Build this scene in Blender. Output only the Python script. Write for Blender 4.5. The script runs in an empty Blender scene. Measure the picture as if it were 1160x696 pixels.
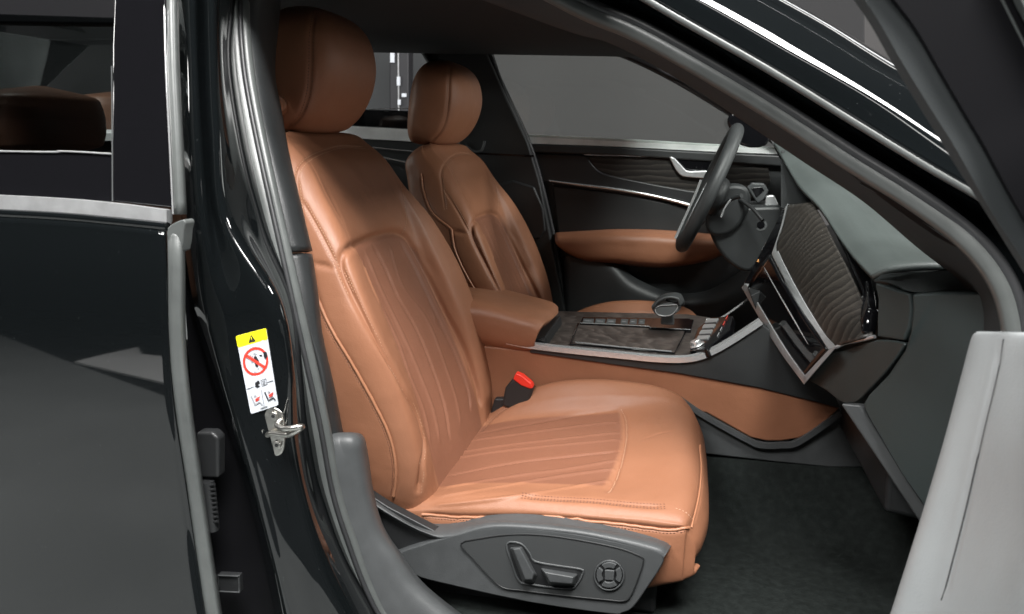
import bpy, bmesh, math, random
import numpy as np
from mathutils import Vector, Matrix
from mathutils.bvhtree import BVHTree
random.seed(4)
SC = bpy.context.scene
COL = SC.collection

# ------------------------------------------------------------------ survey of the place
# X = car forward, Y = across the car (0 = car centre line), Z = up, metres.
F = 870.0; CX, CY = 580.0, 348.0
CAM = Vector((0, -1.8, 1.1))
Yv = Vector((779 - CX, -(158 - CY), -F)).normalized()
Zv = Vector((1, -0.02, 0)).cross(Yv).normalized()
Xv = Yv.cross(Zv)
def ray(x, y):
    v = Vector((x - CX, -(y - CY), -F))
    return Vector((Xv.dot(v), Yv.dot(v), Zv.dot(v)))
def P(x, y, Y):                       # point of the car at lateral station Y
    r = ray(x, y); return CAM + r * ((Y - CAM.y) / r.y)
def PX(x, y, X):
    r = ray(x, y); return CAM + r * ((X - CAM.x) / r.x)
def PZ(x, y, Z):
    r = ray(x, y); return CAM + r * ((Z - CAM.z) / r.z)
def PN(x, y, p0, n):                  # on a plane
    r = ray(x, y); n = Vector(n); return CAM + r * ((Vector(p0) - CAM).dot(n) / r.dot(n))
def L3(pts): return [p if isinstance(p, Vector) else P(*p) for p in pts]

# ------------------------------------------------------------------ materials
def mat(name, col, rough=.5, metal=0., spec=.5, ior=1.5, coat=0., bump=None, noise=None, sheen=0., coat_rough=.03):
    m = bpy.data.materials.new(name); m.use_nodes = True
    nt = m.node_tree; b = nt.nodes['Principled BSDF']
    b.inputs['Base Color'].default_value = (*col, 1)
    b.inputs['Roughness'].default_value = rough
    b.inputs['Metallic'].default_value = metal
    b.inputs['Specular IOR Level'].default_value = spec
    b.inputs['IOR'].default_value = ior
    b.inputs['Coat Weight'].default_value = coat
    b.inputs['Coat Roughness'].default_value = coat_rough
    b.inputs['Sheen Weight'].default_value = sheen
    tc = nt.nodes.new('ShaderNodeTexCoord')
    m['tc'] = tc.name
    if noise:                          # (scale, amount) colour + roughness variation
        n = nt.nodes.new('ShaderNodeTexNoise'); n.inputs['Scale'].default_value = noise[0]; n.inputs['Detail'].default_value = 5
        nt.links.new(tc.outputs['Object'], n.inputs['Vector'])
        r = nt.nodes.new('ShaderNodeMapRange'); r.inputs[1].default_value = .3; r.inputs[2].default_value = .7
        r.inputs[3].default_value = 1 - noise[1]; r.inputs[4].default_value = 1 + noise[1]
        nt.links.new(n.outputs[0], r.inputs[0])
        mx = nt.nodes.new('ShaderNodeVectorMath'); mx.operation = 'SCALE'
        mx.inputs[0].default_value = col; nt.links.new(r.outputs[0], mx.inputs['Scale'])
        nt.links.new(mx.outputs[0], b.inputs['Base Color'])
        r2 = nt.nodes.new('ShaderNodeMath'); r2.operation = 'MULTIPLY'; r2.inputs[1].default_value = rough
        nt.links.new(r.outputs[0], r2.inputs[0]); nt.links.new(r2.outputs[0], b.inputs['Roughness'])
    if bump:                           # list of (kind, scale, strength, distance)
        last = None
        for kind, sc, st, di in bump:
            if kind == 'v':
                t = nt.nodes.new('ShaderNodeTexVoronoi'); t.feature = 'SMOOTH_F1'; t.inputs['Scale'].default_value = sc
            else:
                t = nt.nodes.new('ShaderNodeTexNoise'); t.inputs['Scale'].default_value = sc; t.inputs['Detail'].default_value = 4
            nt.links.new(tc.outputs['Object'], t.inputs['Vector'])
            bp = nt.nodes.new('ShaderNodeBump'); bp.inputs['Strength'].default_value = st; bp.inputs['Distance'].default_value = di
            nt.links.new(t.outputs[0], bp.inputs['Height'])
            if last: nt.links.new(last.outputs[0], bp.inputs['Normal'])
            last = bp
        nt.links.new(last.outputs[0], b.inputs['Normal'])
    return m

LEATHER_B = [('v', 620, .35, .0006), ('n', 26, .30, .006)]
M = {}
M['tan'] = mat('tan_leather', (.275, .120, .066), .46, spec=.42, bump=LEATHER_B, noise=(14, .06))
M['tan2'] = mat('tan_leather_trim', (.265, .112, .060), .50, spec=.4, bump=LEATHER_B, noise=(14, .06))
M['piping'] = mat('tan_piping', (.37, .165, .09), .42, spec=.5)
M['thread'] = mat('beige_thread', (.55, .34, .23), .6)
M['thread_dark'] = mat('brown_thread', (.12, .05, .03), .6)
M['plastic'] = mat('dark_grey_plastic', (.062, .066, .068), .48, spec=.5, bump=[('v', 700, .4, .0005)], noise=(40, .08))
M['plastic_blk'] = mat('black_plastic', (.018, .019, .020), .45, bump=[('v', 700, .3, .0004)])
M['softblk'] = mat('black_soft_touch', (.022, .024, .025), .5, bump=[('v', 500, .35, .0006)], noise=(8, .12))
M['dashtop'] = mat('dark_green_grey_leather', (.060, .070, .068), .42, bump=[('v', 520, .4, .0006), ('n', 12, .15, .006)], noise=(9, .1))
M['dashgrey'] = mat('dash_lower_plastic', (.030, .040, .040), .5, bump=[('v', 520, .4, .0005)], noise=(9, .1))
M['matteblk'] = mat('matt_black_frame', (.004, .004, .005), .6, spec=.12)
M['trim'] = mat('dark_pillar_trim', (.045, .050, .052), .7, spec=.2, bump=[('v', 600, .3, .0005)])
M['fabric'] = mat('black_headliner', (.013, .013, .014), .9, bump=[('n', 600, .4, .001)])
M['rubber'] = mat('grey_rubber', (.085, .092, .09), .36, spec=.5, noise=(30, .1))
M['rubber_d'] = mat('dark_rubber', (.03, .031, .033), .45, noise=(30, .1))
M['gloss'] = mat('piano_black', (.005, .005, .006), .04, ior=1.55)
M['alu'] = mat('brushed_aluminium', (.60, .61, .62), .34, .65, noise=(60, .08))
M['chrome'] = mat('chrome', (.80, .81, .82), .2, .75)
M['steel'] = mat('cast_steel', (.50, .49, .46), .33, 1.0, bump=[('n', 120, .3, .002)])
M['red'] = mat('red_button', (.75, .035, .02), .35)
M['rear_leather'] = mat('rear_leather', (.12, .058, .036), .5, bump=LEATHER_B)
M['sill'] = mat('pale_sheen_top', (.75, .76, .76), .4, noise=(14, .12))  # white sheen of black leather door tops painted as base colour; parcel shelf shares it
M['white'] = mat('white_print', (.60, .63, .68), .5)
M['yellow'] = mat('yellow_print', (.85, .78, .01), .5)
M['print_red'] = mat('red_print', (.75, .05, .03), .5)
M['print_blk'] = mat('black_print', (.015, .015, .018), .5)
M['print_grey'] = mat('grey_print', (.30, .31, .33), .5)
M['orange'] = mat('orange_print', (.75, .30, .05), .5)
M['pale_icon'] = mat('pale_icon_print', (.42, .42, .44), .4)
M['door_leather'] = mat('sheen_grey_leather', (.27, .285, .29), .5, bump=[('v', 520, .3, .0006), ('n', 14, .25, .006)], noise=(7, .06))  # black leather whose bright grazing sheen is painted in as pale grey
M['wallm'] = mat('grey_wall', (.092, .089, .089), .9, noise=(1.5, .05))
M['walldark'] = mat('dark_wall', (.05, .053, .055), .8, noise=(2, .1))

def paint():
    m = mat('black_metallic_paint', (.004, .0045, .005), .04, ior=1.6)
    nt = m.node_tree; b = nt.nodes['Principled BSDF']; tc = nt.nodes[m['tc']]
    v = nt.nodes.new('ShaderNodeTexVoronoi'); v.inputs['Scale'].default_value = 140
    nt.links.new(tc.outputs['Object'], v.inputs['Vector'])
    r = nt.nodes.new('ShaderNodeMapRange'); r.inputs[1].default_value = .035; r.inputs[2].default_value = .055
    r.inputs[3].default_value = 1; r.inputs[4].default_value = 0
    nt.links.new(v.outputs['Distance'], r.inputs[0])
    n = nt.nodes.new('ShaderNodeTexNoise'); n.inputs['Scale'].default_value = 30
    nt.links.new(tc.outputs['Object'], n.inputs['Vector'])
    r3 = nt.nodes.new('ShaderNodeMapRange'); r3.inputs[1].default_value = .50; r3.inputs[2].default_value = .62
    nt.links.new(n.outputs[0], r3.inputs[0])
    mu = nt.nodes.new('ShaderNodeMath'); mu.operation = 'MULTIPLY'
    nt.links.new(r.outputs[0], mu.inputs[0]); nt.links.new(r3.outputs[0], mu.inputs[1])
    mx = nt.nodes.new('ShaderNodeMix'); mx.data_type = 'RGBA'
    mx.inputs[6].default_value = (.004, .005, .0055, 1); mx.inputs[7].default_value = (.16, .18, .18, 1)
    nt.links.new(mu.outputs[0], mx.inputs[0]); nt.links.new(mx.outputs[2], b.inputs['Base Color'])
    r2 = nt.nodes.new('ShaderNodeMath'); r2.operation = 'MULTIPLY_ADD'; r2.inputs[1].default_value = .5; r2.inputs[2].default_value = .035
    nt.links.new(mu.outputs[0], r2.inputs[0]); nt.links.new(r2.outputs[0], b.inputs['Roughness'])
    return m
M['paint'] = paint()

def wood(name, axis, freq, c0, c1, stretch=(1, 1, 1), dist=3.0, nscale=9, rough=.38):
    m = mat(name, c0, rough, spec=.5)
    nt = m.node_tree; b = nt.nodes['Principled BSDF']; tc = nt.nodes[m['tc']]
    mp = nt.nodes.new('ShaderNodeMapping'); mp.inputs['Scale'].default_value = stretch
    nt.links.new(tc.outputs['Object'], mp.inputs['Vector'])
    n = nt.nodes.new('ShaderNodeTexNoise'); n.inputs['Scale'].default_value = nscale; n.inputs['Detail'].default_value = 2.5
    nt.links.new(mp.outputs[0], n.inputs['Vector'])
    sx = nt.nodes.new('ShaderNodeSeparateXYZ'); nt.links.new(tc.outputs['Object'], sx.inputs[0])
    a = nt.nodes.new('ShaderNodeMath'); a.operation = 'MULTIPLY'; a.inputs[1].default_value = freq
    nt.links.new(sx.outputs['XYZ'.index(axis)], a.inputs[0])
    bb = nt.nodes.new('ShaderNodeMath'); bb.operation = 'MULTIPLY_ADD'; bb.inputs[1].default_value = dist
    nt.links.new(n.outputs[0], bb.inputs[0]); nt.links.new(a.outputs[0], bb.inputs[2])
    fr = nt.nodes.new('ShaderNodeMath'); fr.operation = 'FRACT'; nt.links.new(bb.outputs[0], fr.inputs[0])
    n2 = nt.nodes.new('ShaderNodeTexNoise'); n2.inputs['Scale'].default_value = 160; n2.inputs['Detail'].default_value = 4
    mp2 = nt.nodes.new('ShaderNodeMapping'); s = [1, 1, 1]; s['XYZ'.index(axis)] = 4; mp2.inputs['Scale'].default_value = s
    nt.links.new(tc.outputs['Object'], mp2.inputs['Vector']); nt.links.new(mp2.outputs[0], n2.inputs['Vector'])
    ad = nt.nodes.new('ShaderNodeMath'); ad.operation = 'MULTIPLY_ADD'; ad.inputs[1].default_value = .9; ad.inputs[2].default_value = -.42
    nt.links.new(n2.outputs[0], ad.inputs[0])
    sm = nt.nodes.new('ShaderNodeMath'); sm.operation = 'ADD'; nt.links.new(fr.outputs[0], sm.inputs[0]); nt.links.new(ad.outputs[0], sm.inputs[1])
    cr = nt.nodes.new('ShaderNodeValToRGB'); e = cr.color_ramp.elements
    e[0].position = .25; e[0].color = (*c0, 1); e[1].position = 1.0; e[1].color = (*c1, 1)
    k = cr.color_ramp.elements.new(.72); k.color = tuple(c0[i] * .55 + c1[i] * .45 for i in range(3)) + (1,)
    nt.links.new(sm.outputs[0], cr.inputs[0]); nt.links.new(cr.outputs[0], b.inputs['Base Color'])
    bp = nt.nodes.new('ShaderNodeBump'); bp.inputs['Strength'].default_value = .35; bp.inputs['Distance'].default_value = .0008
    bp.inputs['Distance'].default_value = .0002; nt.links.new(sm.outputs[0], bp.inputs['Height']); nt.links.new(bp.outputs[0], b.inputs['Normal'])
    return m
M['wood'] = wood('grey_ash_wood', 'Y', 44, (.019, .0165, .0145), (.048, .042, .036), (1.5, 1, 1.5), 8.5, 3.8)
M['wood_c'] = wood('console_ash_wood', 'X', 22, (.040, .033, .030), (.10, .083, .075), (1, 2.6, 1), 6, 7)
M['wood_d'] = wood('door_ash_wood', 'Z', 60, (.012, .011, .010), (.05, .045, .04), (1.5, 1, 3), 2.2, 5)

def glass(name, tint, gl=.06, rough=0.0):
    m = bpy.data.materials.new(name); m.use_nodes = True; nt = m.node_tree; nt.nodes.clear()
    o = nt.nodes.new('ShaderNodeOutputMaterial'); mx = nt.nodes.new('ShaderNodeMixShader')
    t = nt.nodes.new('ShaderNodeBsdfTransparent'); t.inputs[0].default_value = (*tint, 1)
    g = nt.nodes.new('ShaderNodeBsdfGlossy'); g.inputs['Roughness'].default_value = rough
    lw = nt.nodes.new('ShaderNodeLayerWeight'); lw.inputs[0].default_value = .5
    pw = nt.nodes.new('ShaderNodeMath'); pw.operation = 'POWER'; pw.inputs[1].default_value = 4.5; nt.links.new(lw.outputs['Facing'], pw.inputs[0])
    f = nt.nodes.new('ShaderNodeMath'); f.operation = 'MULTIPLY_ADD'; f.inputs[1].default_value = .9; f.inputs[2].default_value = .035; nt.links.new(pw.outputs[0], f.inputs[0])
    nt.links.new(f.outputs[0], mx.inputs[0]); nt.links.new(t.outputs[0], mx.inputs[1]); nt.links.new(g.outputs[0], mx.inputs[2])
    nt.links.new(mx.outputs[0], o.inputs[0]); return m
M['glass'] = glass('clear_window_glass', (.86, .88, .87))
M['glass_t'] = glass('tinted_window_glass', (.60, .62, .62))

def seat_leather():
    # tan leather; the mesh attribute "insert" marks the perforated centre panel
    m = mat('tan_seat_leather', (.275, .120, .066), .45, spec=.42)
    nt = m.node_tree; b = nt.nodes['Principled BSDF']; tc = nt.nodes[m['tc']]
    at = nt.nodes.new('ShaderNodeAttribute'); at.attribute_name = 'insert'
    n = nt.nodes.new('ShaderNodeTexNoise'); n.inputs['Scale'].default_value = 11; n.inputs['Detail'].default_value = 5
    nt.links.new(tc.outputs['Object'], n.inputs['Vector'])
    c1 = nt.nodes.new('ShaderNodeMix'); c1.data_type = 'RGBA'
    c1.inputs[6].default_value = (.250, .107, .057, 1); c1.inputs[7].default_value = (.312, .137, .075, 1)
    nt.links.new(n.outputs[0], c1.inputs[0])
    c2 = nt.nodes.new('ShaderNodeMix'); c2.data_type = 'RGBA'; c2.inputs[7].default_value = (.205, .086, .050, 1)
    nt.links.new(at.outputs['Fac'], c2.inputs[0]); nt.links.new(c1.outputs[2], c2.inputs[6])
    # perforations: tiny regular holes
    sx = nt.nodes.new('ShaderNodeSeparateXYZ'); nt.links.new(tc.outputs['Object'], sx.inputs[0])
    def sinus(src, k):
        a = nt.nodes.new('ShaderNodeMath'); a.operation = 'MULTIPLY'; a.inputs[1].default_value = k; nt.links.new(src, a.inputs[0])
        s = nt.nodes.new('ShaderNodeMath'); s.operation = 'SINE'; nt.links.new(a.outputs[0], s.inputs[0]); return s.outputs[0]
    xz = nt.nodes.new('ShaderNodeMath'); xz.operation = 'SUBTRACT'; nt.links.new(sx.outputs[0], xz.inputs[0]); nt.links.new(sx.outputs[2], xz.inputs[1])
    p1 = sinus(sx.outputs[1], 1250); p2 = sinus(xz.outputs[0], 1050)
    mu = nt.nodes.new('ShaderNodeMath'); mu.operation = 'MULTIPLY'; nt.links.new(p1, mu.inputs[0]); nt.links.new(p2, mu.inputs[1])
    th = nt.nodes.new('ShaderNodeMapRange'); th.inputs[1].default_value = .35; th.inputs[2].default_value = .8
    nt.links.new(mu.outputs[0], th.inputs[0])
    m2 = nt.nodes.new('ShaderNodeMath'); m2.operation = 'MULTIPLY'; nt.links.new(th.outputs[0], m2.inputs[0]); nt.links.new(at.outputs['Fac'], m2.inputs[1])
    m3 = nt.nodes.new('ShaderNodeMath'); m3.operation = 'MULTIPLY'; m3.inputs[1].default_value = .6; nt.links.new(m2.outputs[0], m3.inputs[0])
    c3 = nt.nodes.new('ShaderNodeMix'); c3.data_type = 'RGBA'; c3.inputs[7].default_value = (.12, .05, .03, 1)
    nt.links.new(m3.outputs[0], c3.inputs[0]); nt.links.new(c2.outputs[2], c3.inputs[6]); nt.links.new(c3.outputs[2], b.inputs['Base Color'])
    v = nt.nodes.new('ShaderNodeTexVoronoi'); v.feature = 'SMOOTH_F1'; v.inputs['Scale'].default_value = 620; nt.links.new(tc.outputs['Object'], v.inputs['Vector'])
    b1 = nt.nodes.new('ShaderNodeBump'); b1.inputs['Strength'].default_value = .35; b1.inputs['Distance'].default_value = .0006; nt.links.new(v.outputs[0], b1.inputs['Height'])
    n3 = nt.nodes.new('ShaderNodeTexNoise'); n3.inputs['Scale'].default_value = 20; n3.inputs['Detail'].default_value = 4; nt.links.new(tc.outputs['Object'], n3.inputs['Vector'])
    b2 = nt.nodes.new('ShaderNodeBump'); b2.inputs['Strength'].default_value = .35; b2.inputs['Distance'].default_value = .006; nt.links.new(n3.outputs[0], b2.inputs['Height']); nt.links.new(b1.outputs[0], b2.inputs['Normal'])
    nt.links.new(b2.outputs[0], b.inputs['Normal'])
    rr = nt.nodes.new('ShaderNodeMapRange'); rr.inputs[3].default_value = .42; rr.inputs[4].default_value = .60
    nt.links.new(n.outputs[0], rr.inputs[0]); nt.links.new(rr.outputs[0], b.inputs['Roughness'])
    return m
M['seat'] = seat_leather()

# ------------------------------------------------------------------ mesh helpers
def link(name, me, m, parent=None, smooth=True):
    o = bpy.data.objects.new(name, me); COL.objects.link(o)
    if m is not None: me.materials.append(M[m] if isinstance(m, str) else m)
    if smooth: me.shade_smooth()
    if parent is not None: o.parent = parent
    return o
def mesh_of(name, verts, faces):
    me = bpy.data.meshes.new(name); me.from_pydata([tuple(v) for v in verts], [], [tuple(f) for f in faces]); me.update(); return me
def empty(name, parent=None, loc=(0, 0, 0)):
    o = bpy.data.objects.new(name, None); COL.objects.link(o); o.location = loc
    if parent is not None: o.parent = parent
    return o
def cr(pts, n, closed=False):
    """Catmull-Rom through pts (K,D) -> samples"""
    p = np.array([tuple(q) for q in pts], float); K = len(p)
    if closed:
        t = np.arange(K * n) / n
        i = np.floor(t).astype(int); f = (t - i)[:, None]
        a, b, c, d = p[(i - 1) % K], p[i % K], p[(i + 1) % K], p[(i + 2) % K]
    else:
        pe = np.vstack([2 * p[0] - p[1], p, 2 * p[-1] - p[-2]])
        t = np.linspace(0, K - 1, (K - 1) * n + 1); i = np.minimum(np.floor(t).astype(int), K - 2); f = (t - i)[:, None]
        a, b, c, d = pe[i], pe[i + 1], pe[i + 2], pe[i + 3]
    return .5 * (2 * b + (c - a) * f + (2 * a - 5 * b + 4 * c - d) * f ** 2 + (3 * b - a - 3 * c + d) * f ** 3)
def frames(pts, ref=None):
    T = np.gradient(pts, axis=0); T /= np.linalg.norm(T, axis=1)[:, None] + 1e-12
    if ref is not None:
        r = np.array(ref, float); r = np.broadcast_to(r, T.shape)
        N = r - (r * T).sum(1)[:, None] * T; N /= np.linalg.norm(N, axis=1)[:, None] + 1e-12
    else:
        N = np.zeros_like(T); v = np.array([0, 0, 1.]) if abs(T[0][2]) < .9 else np.array([1., 0, 0])
        v = v - v.dot(T[0]) * T[0]; v /= np.linalg.norm(v); N[0] = v
        for i in range(1, len(T)):
            v = N[i - 1] - N[i - 1].dot(T[i]) * T[i]; N[i] = v / (np.linalg.norm(v) + 1e-12)
    return T, N, np.cross(T, N)
def sweep(name, pts, prof, m, parent=None, n=8, closed=False, ref=None, smooth=True, openprof=False, scale=None):
    """sweep a 2-D profile [(a along N, b along B)] along a smooth path"""
    c = cr(L3(pts), n, closed) if n > 1 else np.array([tuple(v) for v in L3(pts)], float)
    if closed:
        cc = np.vstack([c[-2:], c, c[:2]]); T, N, B = [q[2:-2] for q in frames(cc, ref)]
    else: T, N, B = frames(c, ref)
    pr = np.array(prof, float); k = len(pr); V = []
    for i in range(len(c)):
        s = 1 if scale is None else np.interp(i / (len(c) - 1), np.linspace(0, 1, len(scale)), scale)
        V += list(c[i] + s * (pr[:, :1] * N[i] + pr[:, 1:] * B[i]))
    R = len(c); Fs = []
    for i in range(R if closed else R - 1):
        for j in range(k - 1 if openprof else k):
            a = i * k + j; b = i * k + (j + 1) % k; i2 = (i + 1) % R
            Fs.append((a, b, i2 * k + (j + 1) % k, i2 * k + j))
    if not closed and not openprof:
        Fs.append(tuple(range(k))[::-1]); Fs.append(tuple(range((R - 1) * k, R * k)))
    me = mesh_of(name, V, Fs); o = link(name, me, m, parent, smooth)
    if smooth: me.set_sharp_from_angle(angle=math.radians(50))
    return o
def circ(r, k=10, rb=None):
    rb = rb or r; return [(r * math.cos(2 * math.pi * i / k), rb * math.sin(2 * math.pi * i / k)) for i in range(k)]
def tube(name, pts, r, m, parent=None, n=8, closed=False, k=10, scale=None): return sweep(name, pts, circ(r, k), m, parent, n, closed, scale=scale)
def addbevel(o, w, seg=3, ang=30):
    if w > 0:
        b = o.modifiers.new('Bevel', 'BEVEL'); b.width = w; b.segments = seg; b.limit_method = 'ANGLE'; b.angle_limit = math.radians(ang); b.use_clamp_overlap = True
        b.harden_normals = False
        wn = o.modifiers.new('WN', 'WEIGHTED_NORMAL'); wn.keep_sharp = True
def plate(name, pts, thick, m, parent=None, bevel=.003, smooth=0, closed=True, seg=3):
    """polygon of surveyed points given thickness: thick is a vector (or depth along +Y)"""
    p = L3(pts)
    if smooth: p = [Vector(q) for q in cr(p, smooth, True)]
    t = Vector((0, thick, 0)) if isinstance(thick, (int, float)) else Vector(thick)
    bm = bmesh.new(); a = [bm.verts.new(q) for q in p]; b = [bm.verts.new(q + t) for q in p]
    f1 = bm.faces.new(a); bm.faces.new(b[::-1])
    for i in range(len(a)): j = (i + 1) % len(a); bm.faces.new((a[j], a[i], b[i], b[j]))
    bmesh.ops.recalc_face_normals(bm, faces=bm.faces)
    me = bpy.data.meshes.new(name); bm.to_mesh(me); bm.free()
    o = link(name, me, m, parent); me.set_sharp_from_angle(angle=math.radians(35)); addbevel(o, bevel, seg); return o
def sm(pts, closed=False, n=6):        # smooth a pixel outline before surveying it
    q = cr([(*p, 0) if len(p) == 2 else p for p in pts], n, closed); return [tuple(r) for r in q]
def oy(pts, Y): return [(p[0], p[1], Y) for p in pts]

class Surf:
    """dense smooth surface through a grid of 3-D points; pc = closed across"""
    def __init__(s, rows, nu=8, nv=8, pc=False, cap=False, flip=False):
        g = np.array([[tuple(q) for q in L3(r)] for r in rows], float)
        a = np.stack([cr(r, nv, pc) for r in g])                    # rows x NV
        s.V = np.stack([cr(a[:, j], nu) for j in range(a.shape[1])], 1)   # NU x NV
        s.pc, s.cap, s.flip = pc, cap, flip; s.NU, s.NV = s.V.shape[:2]
        s.faces = []
        for i in range(s.NU - 1):
            for j in range(s.NV if pc else s.NV - 1):
                j2 = (j + 1) % s.NV; q = (i * s.NV + j, i * s.NV + j2, (i + 1) * s.NV + j2, (i + 1) * s.NV + j)
                s.faces.append(q[::-1] if flip else q)
        if cap:
            A = tuple(range(s.NV)); Bq = tuple((s.NU - 1) * s.NV + j for j in range(s.NV))
            s.faces += [A if flip else A[::-1], Bq[::-1] if flip else Bq]
        s.calc()
    def calc(s):
        du = np.gradient(s.V, axis=0)
        if s.pc: e = np.concatenate([s.V[:, -1:], s.V, s.V[:, :1]], 1); dv = (e[:, 2:] - e[:, :-2]) / 2
        else: dv = np.gradient(s.V, axis=1)
        n = np.cross(dv, du); n /= np.linalg.norm(n, axis=2)[:, :, None] + 1e-12
        s.N = -n if s.flip else n
        s.bvh = BVHTree.FromPolygons([Vector(v) for v in s.V.reshape(-1, 3)], s.faces)
    def on(s, x, y):
        h = s.bvh.ray_cast(CAM, ray(x, y).normalized()); return h[0]
    def line(s, px, n=8):
        out = []
        for q in cr([(a, b) for a, b in px], n):
            h = s.on(*q)
            if h is not None: out.append(tuple(h))
        return np.array(out)
    def groove(s, line, w=.004, d=.003):
        V = s.V.reshape(-1, 3); N = s.N.reshape(-1, 3); lo = line.min(0) - 4 * w; hi = line.max(0) + 4 * w
        idx = np.where(((V > lo) & (V < hi)).all(1))[0]
        a, b = line[:-1], line[1:]; best = np.full(len(idx), 1e9); arc = np.zeros(len(idx)); acc = 0.
        for p, q in zip(a, b):
            e = q - p; L = e.dot(e) + 1e-14; t = np.clip((V[idx] - p).dot(e) / L, 0, 1)
            dd_ = np.linalg.norm(V[idx] - p - t[:, None] * e, axis=1); L_ = np.linalg.norm(e)
            arc = np.where(dd_ < best, acc + t * L_, arc); best = np.minimum(best, dd_); acc += L_
        V[idx] -= N[idx] * (d * np.exp(-(best / w) ** 2) * np.clip(np.minimum(arc, acc - arc) / .02, 0, 1))[:, None]
        s.V = V.reshape(s.V.shape)
    def build(s, name, m, parent=None, attr=None, solid=0):
        me = mesh_of(name, s.V.reshape(-1, 3), s.faces)
        if attr is not None:
            at = me.attributes.new('insert', 'FLOAT', 'POINT'); at.data.foreach_set('value', attr.reshape(-1).astype(float))
        o = link(name, me, m, parent)
        if solid:
            md = o.modifiers.new('Solid', 'SOLIDIFY'); md.thickness = abs(solid); md.offset = -1 if solid > 0 else 1
        return o
    def near(s, p):
        h = s.bvh.find_nearest(Vector(p)); return h[0], h[1]

def pipe_on(s, line, r, name, m, parent, lift=0., k=8):
    pts = []
    for p in line:
        h, nn = s.near(p); v = (CAM - h); nn = nn if nn.dot(v) > 0 else -nn
        pts.append(h + nn * lift)
    return sweep(name, pts, circ(r, k), m, parent, 1)
def stitches(s, lines, offs, name, m, parent, step=.0056, ln=.0038, r=.0009, lift=.0005):
    V, Fs = [], []
    for line in lines:
        d = np.r_[0, np.cumsum(np.linalg.norm(np.diff(line, axis=0), axis=1))]
        for off in offs:
            for t in np.arange(step / 2, d[-1], step):
                p = np.array([np.interp(t, d, line[:, i]) for i in range(3)]); q = np.array([np.interp(t + .002, d, line[:, i]) for i in range(3)])
                T = Vector(q - p)
                if T.length < 1e-6: continue
                T.normalize(); h, nn = s.near(p)
                nn = nn if nn.dot(CAM - h) > 0 else -nn
                B = T.cross(nn).normalized(); h, n2 = s.near(Vector(p) + B * off); n2 = n2 if n2.dot(CAM - h) > 0 else -n2
                c = h + n2 * lift; i0 = len(V)
                V += [c + T * ln / 2, c - T * ln / 2, c + B * r, c - B * r, c + n2 * r]
                Fs += [(i0, i0 + 2, i0 + 4), (i0, i0 + 4, i0 + 3), (i0 + 1, i0 + 4, i0 + 2), (i0 + 1, i0 + 3, i0 + 4)]
    return link(name, mesh_of(name, V, Fs), m, parent, False)

def shift_parent(o, parent): o.parent = parent

# ------------------------------------------------------------------ the car
car = empty('car', None, (0, 0, 0))
car['label'] = 'black car with its front passenger door open, showing tan leather seats and grey wood trim'
car['category'] = 'car'
def part(name, label=None, parent=None):
    o = empty(name, parent or car)
    if label: o['label'] = label
    return o

# ------------------------------------------------------------------ passenger seat
YS = -.37
seat = part('front_seat', 'tan leather front passenger seat nearest the open door')
# backrest: rows from bottom to top: (centre px, half width, bolster height, thickness, insert half width)
rows = [((530, 548), .222, .000, .09, .150), ((521, 512), .250, .010, .11, .158), ((510, 475), .268, .028, .12, .163), ((485, 415), .280, .050, .125, .163),
        ((455, 342), .285, .054, .125, .160), ((428, 272), .258, .042, .12, .155), ((408, 220), .226, .018, .115, .145),
        ((394, 184), .212, .004, .105, .135)]
cen = [P(c[0], c[1], YS) for c, *_ in rows]
cen += [Vector((-.683, YS, 1.078)), Vector((-.700, YS, 1.094)), Vector((-.722, YS, 1.100))]
rows2 = [r[1:] for r in rows] + [(.200, 0, .080, .125), (.180, 0, .050, .11), (.12, 0, .02, .07)]
R = []
for i, (c, (w, b, t, iw)) in enumerate(zip(cen, rows2)):
    T = (cen[min(i + 1, 7)] - cen[max(min(i, 7) - 1, 0)]).normalized()
    Nn = Vector((T.z, 0, -T.x))
    e = [(0, 0), (iw * .55, 0), (iw, .003 + .15 * b), (iw + .03, .75 * b + .003), (w - .028, b + .001), (w - .008, b - .010 - .04 * t), (w, b * .6 - .30 * t), (w - .001, -.55 * t - .01), (w - .018, -t), (w * .6, -t - .004)]
    loop = e + [(0, -t - .006)] + [(-y, n) for y, n in e[:0:-1]]
    R.append([c + Vector((0, -y, 0)) + Nn * n for y, n in loop])
back = Surf(R, 26, 20, pc=True, cap=True)
# orientation check (normals should point away from the middle)
if (back.N[back.NU // 2, 0] @ np.array([1, 0, .3])) < 0: back = Surf(R, 26, 20, pc=True, cap=True, flip=True)
insert_outline = [(474, 560), (481, 508), (478, 487), (472, 467), (461, 446), (449, 422), (425, 383), (407, 350), (391, 316), (386, 297), (391, 285), (405, 276), (428, 267), (446, 264), (458, 268), (467, 280), (485, 314), (505, 355), (526, 396), (539, 435), (545, 462)]
L_ins = back.line(insert_outline)
L_bol = back.line([(343, 262), (338, 215), (337, 200), (343, 186), (360, 175), (385, 167), (412, 168)])
L_bol2 = back.line([(341, 225), (362, 262), (383, 303), (398, 332)])
L_hor = back.line([(349, 298), (366, 301), (383, 305)])
L_pipe = back.line([(352, 296), (357, 330), (374, 371), (400, 415), (425, 460), (440, 492), (447, 520), (448, 545), (446, 562)])
L_pipeu = back.line([(303, 199), (308, 232), (322, 268), (352, 296)])
L_far = back.line([(452, 200), (457, 222), (458, 245), (455, 264)])
rib = [back.line([(421, 276), (436, 303), (451, 337), (469, 368), (485, 404), (503, 458), (510, 500)]),
       back.line([(452, 272), (470, 305), (495, 358), (515, 400), (530, 442), (533, 468)])]
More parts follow.
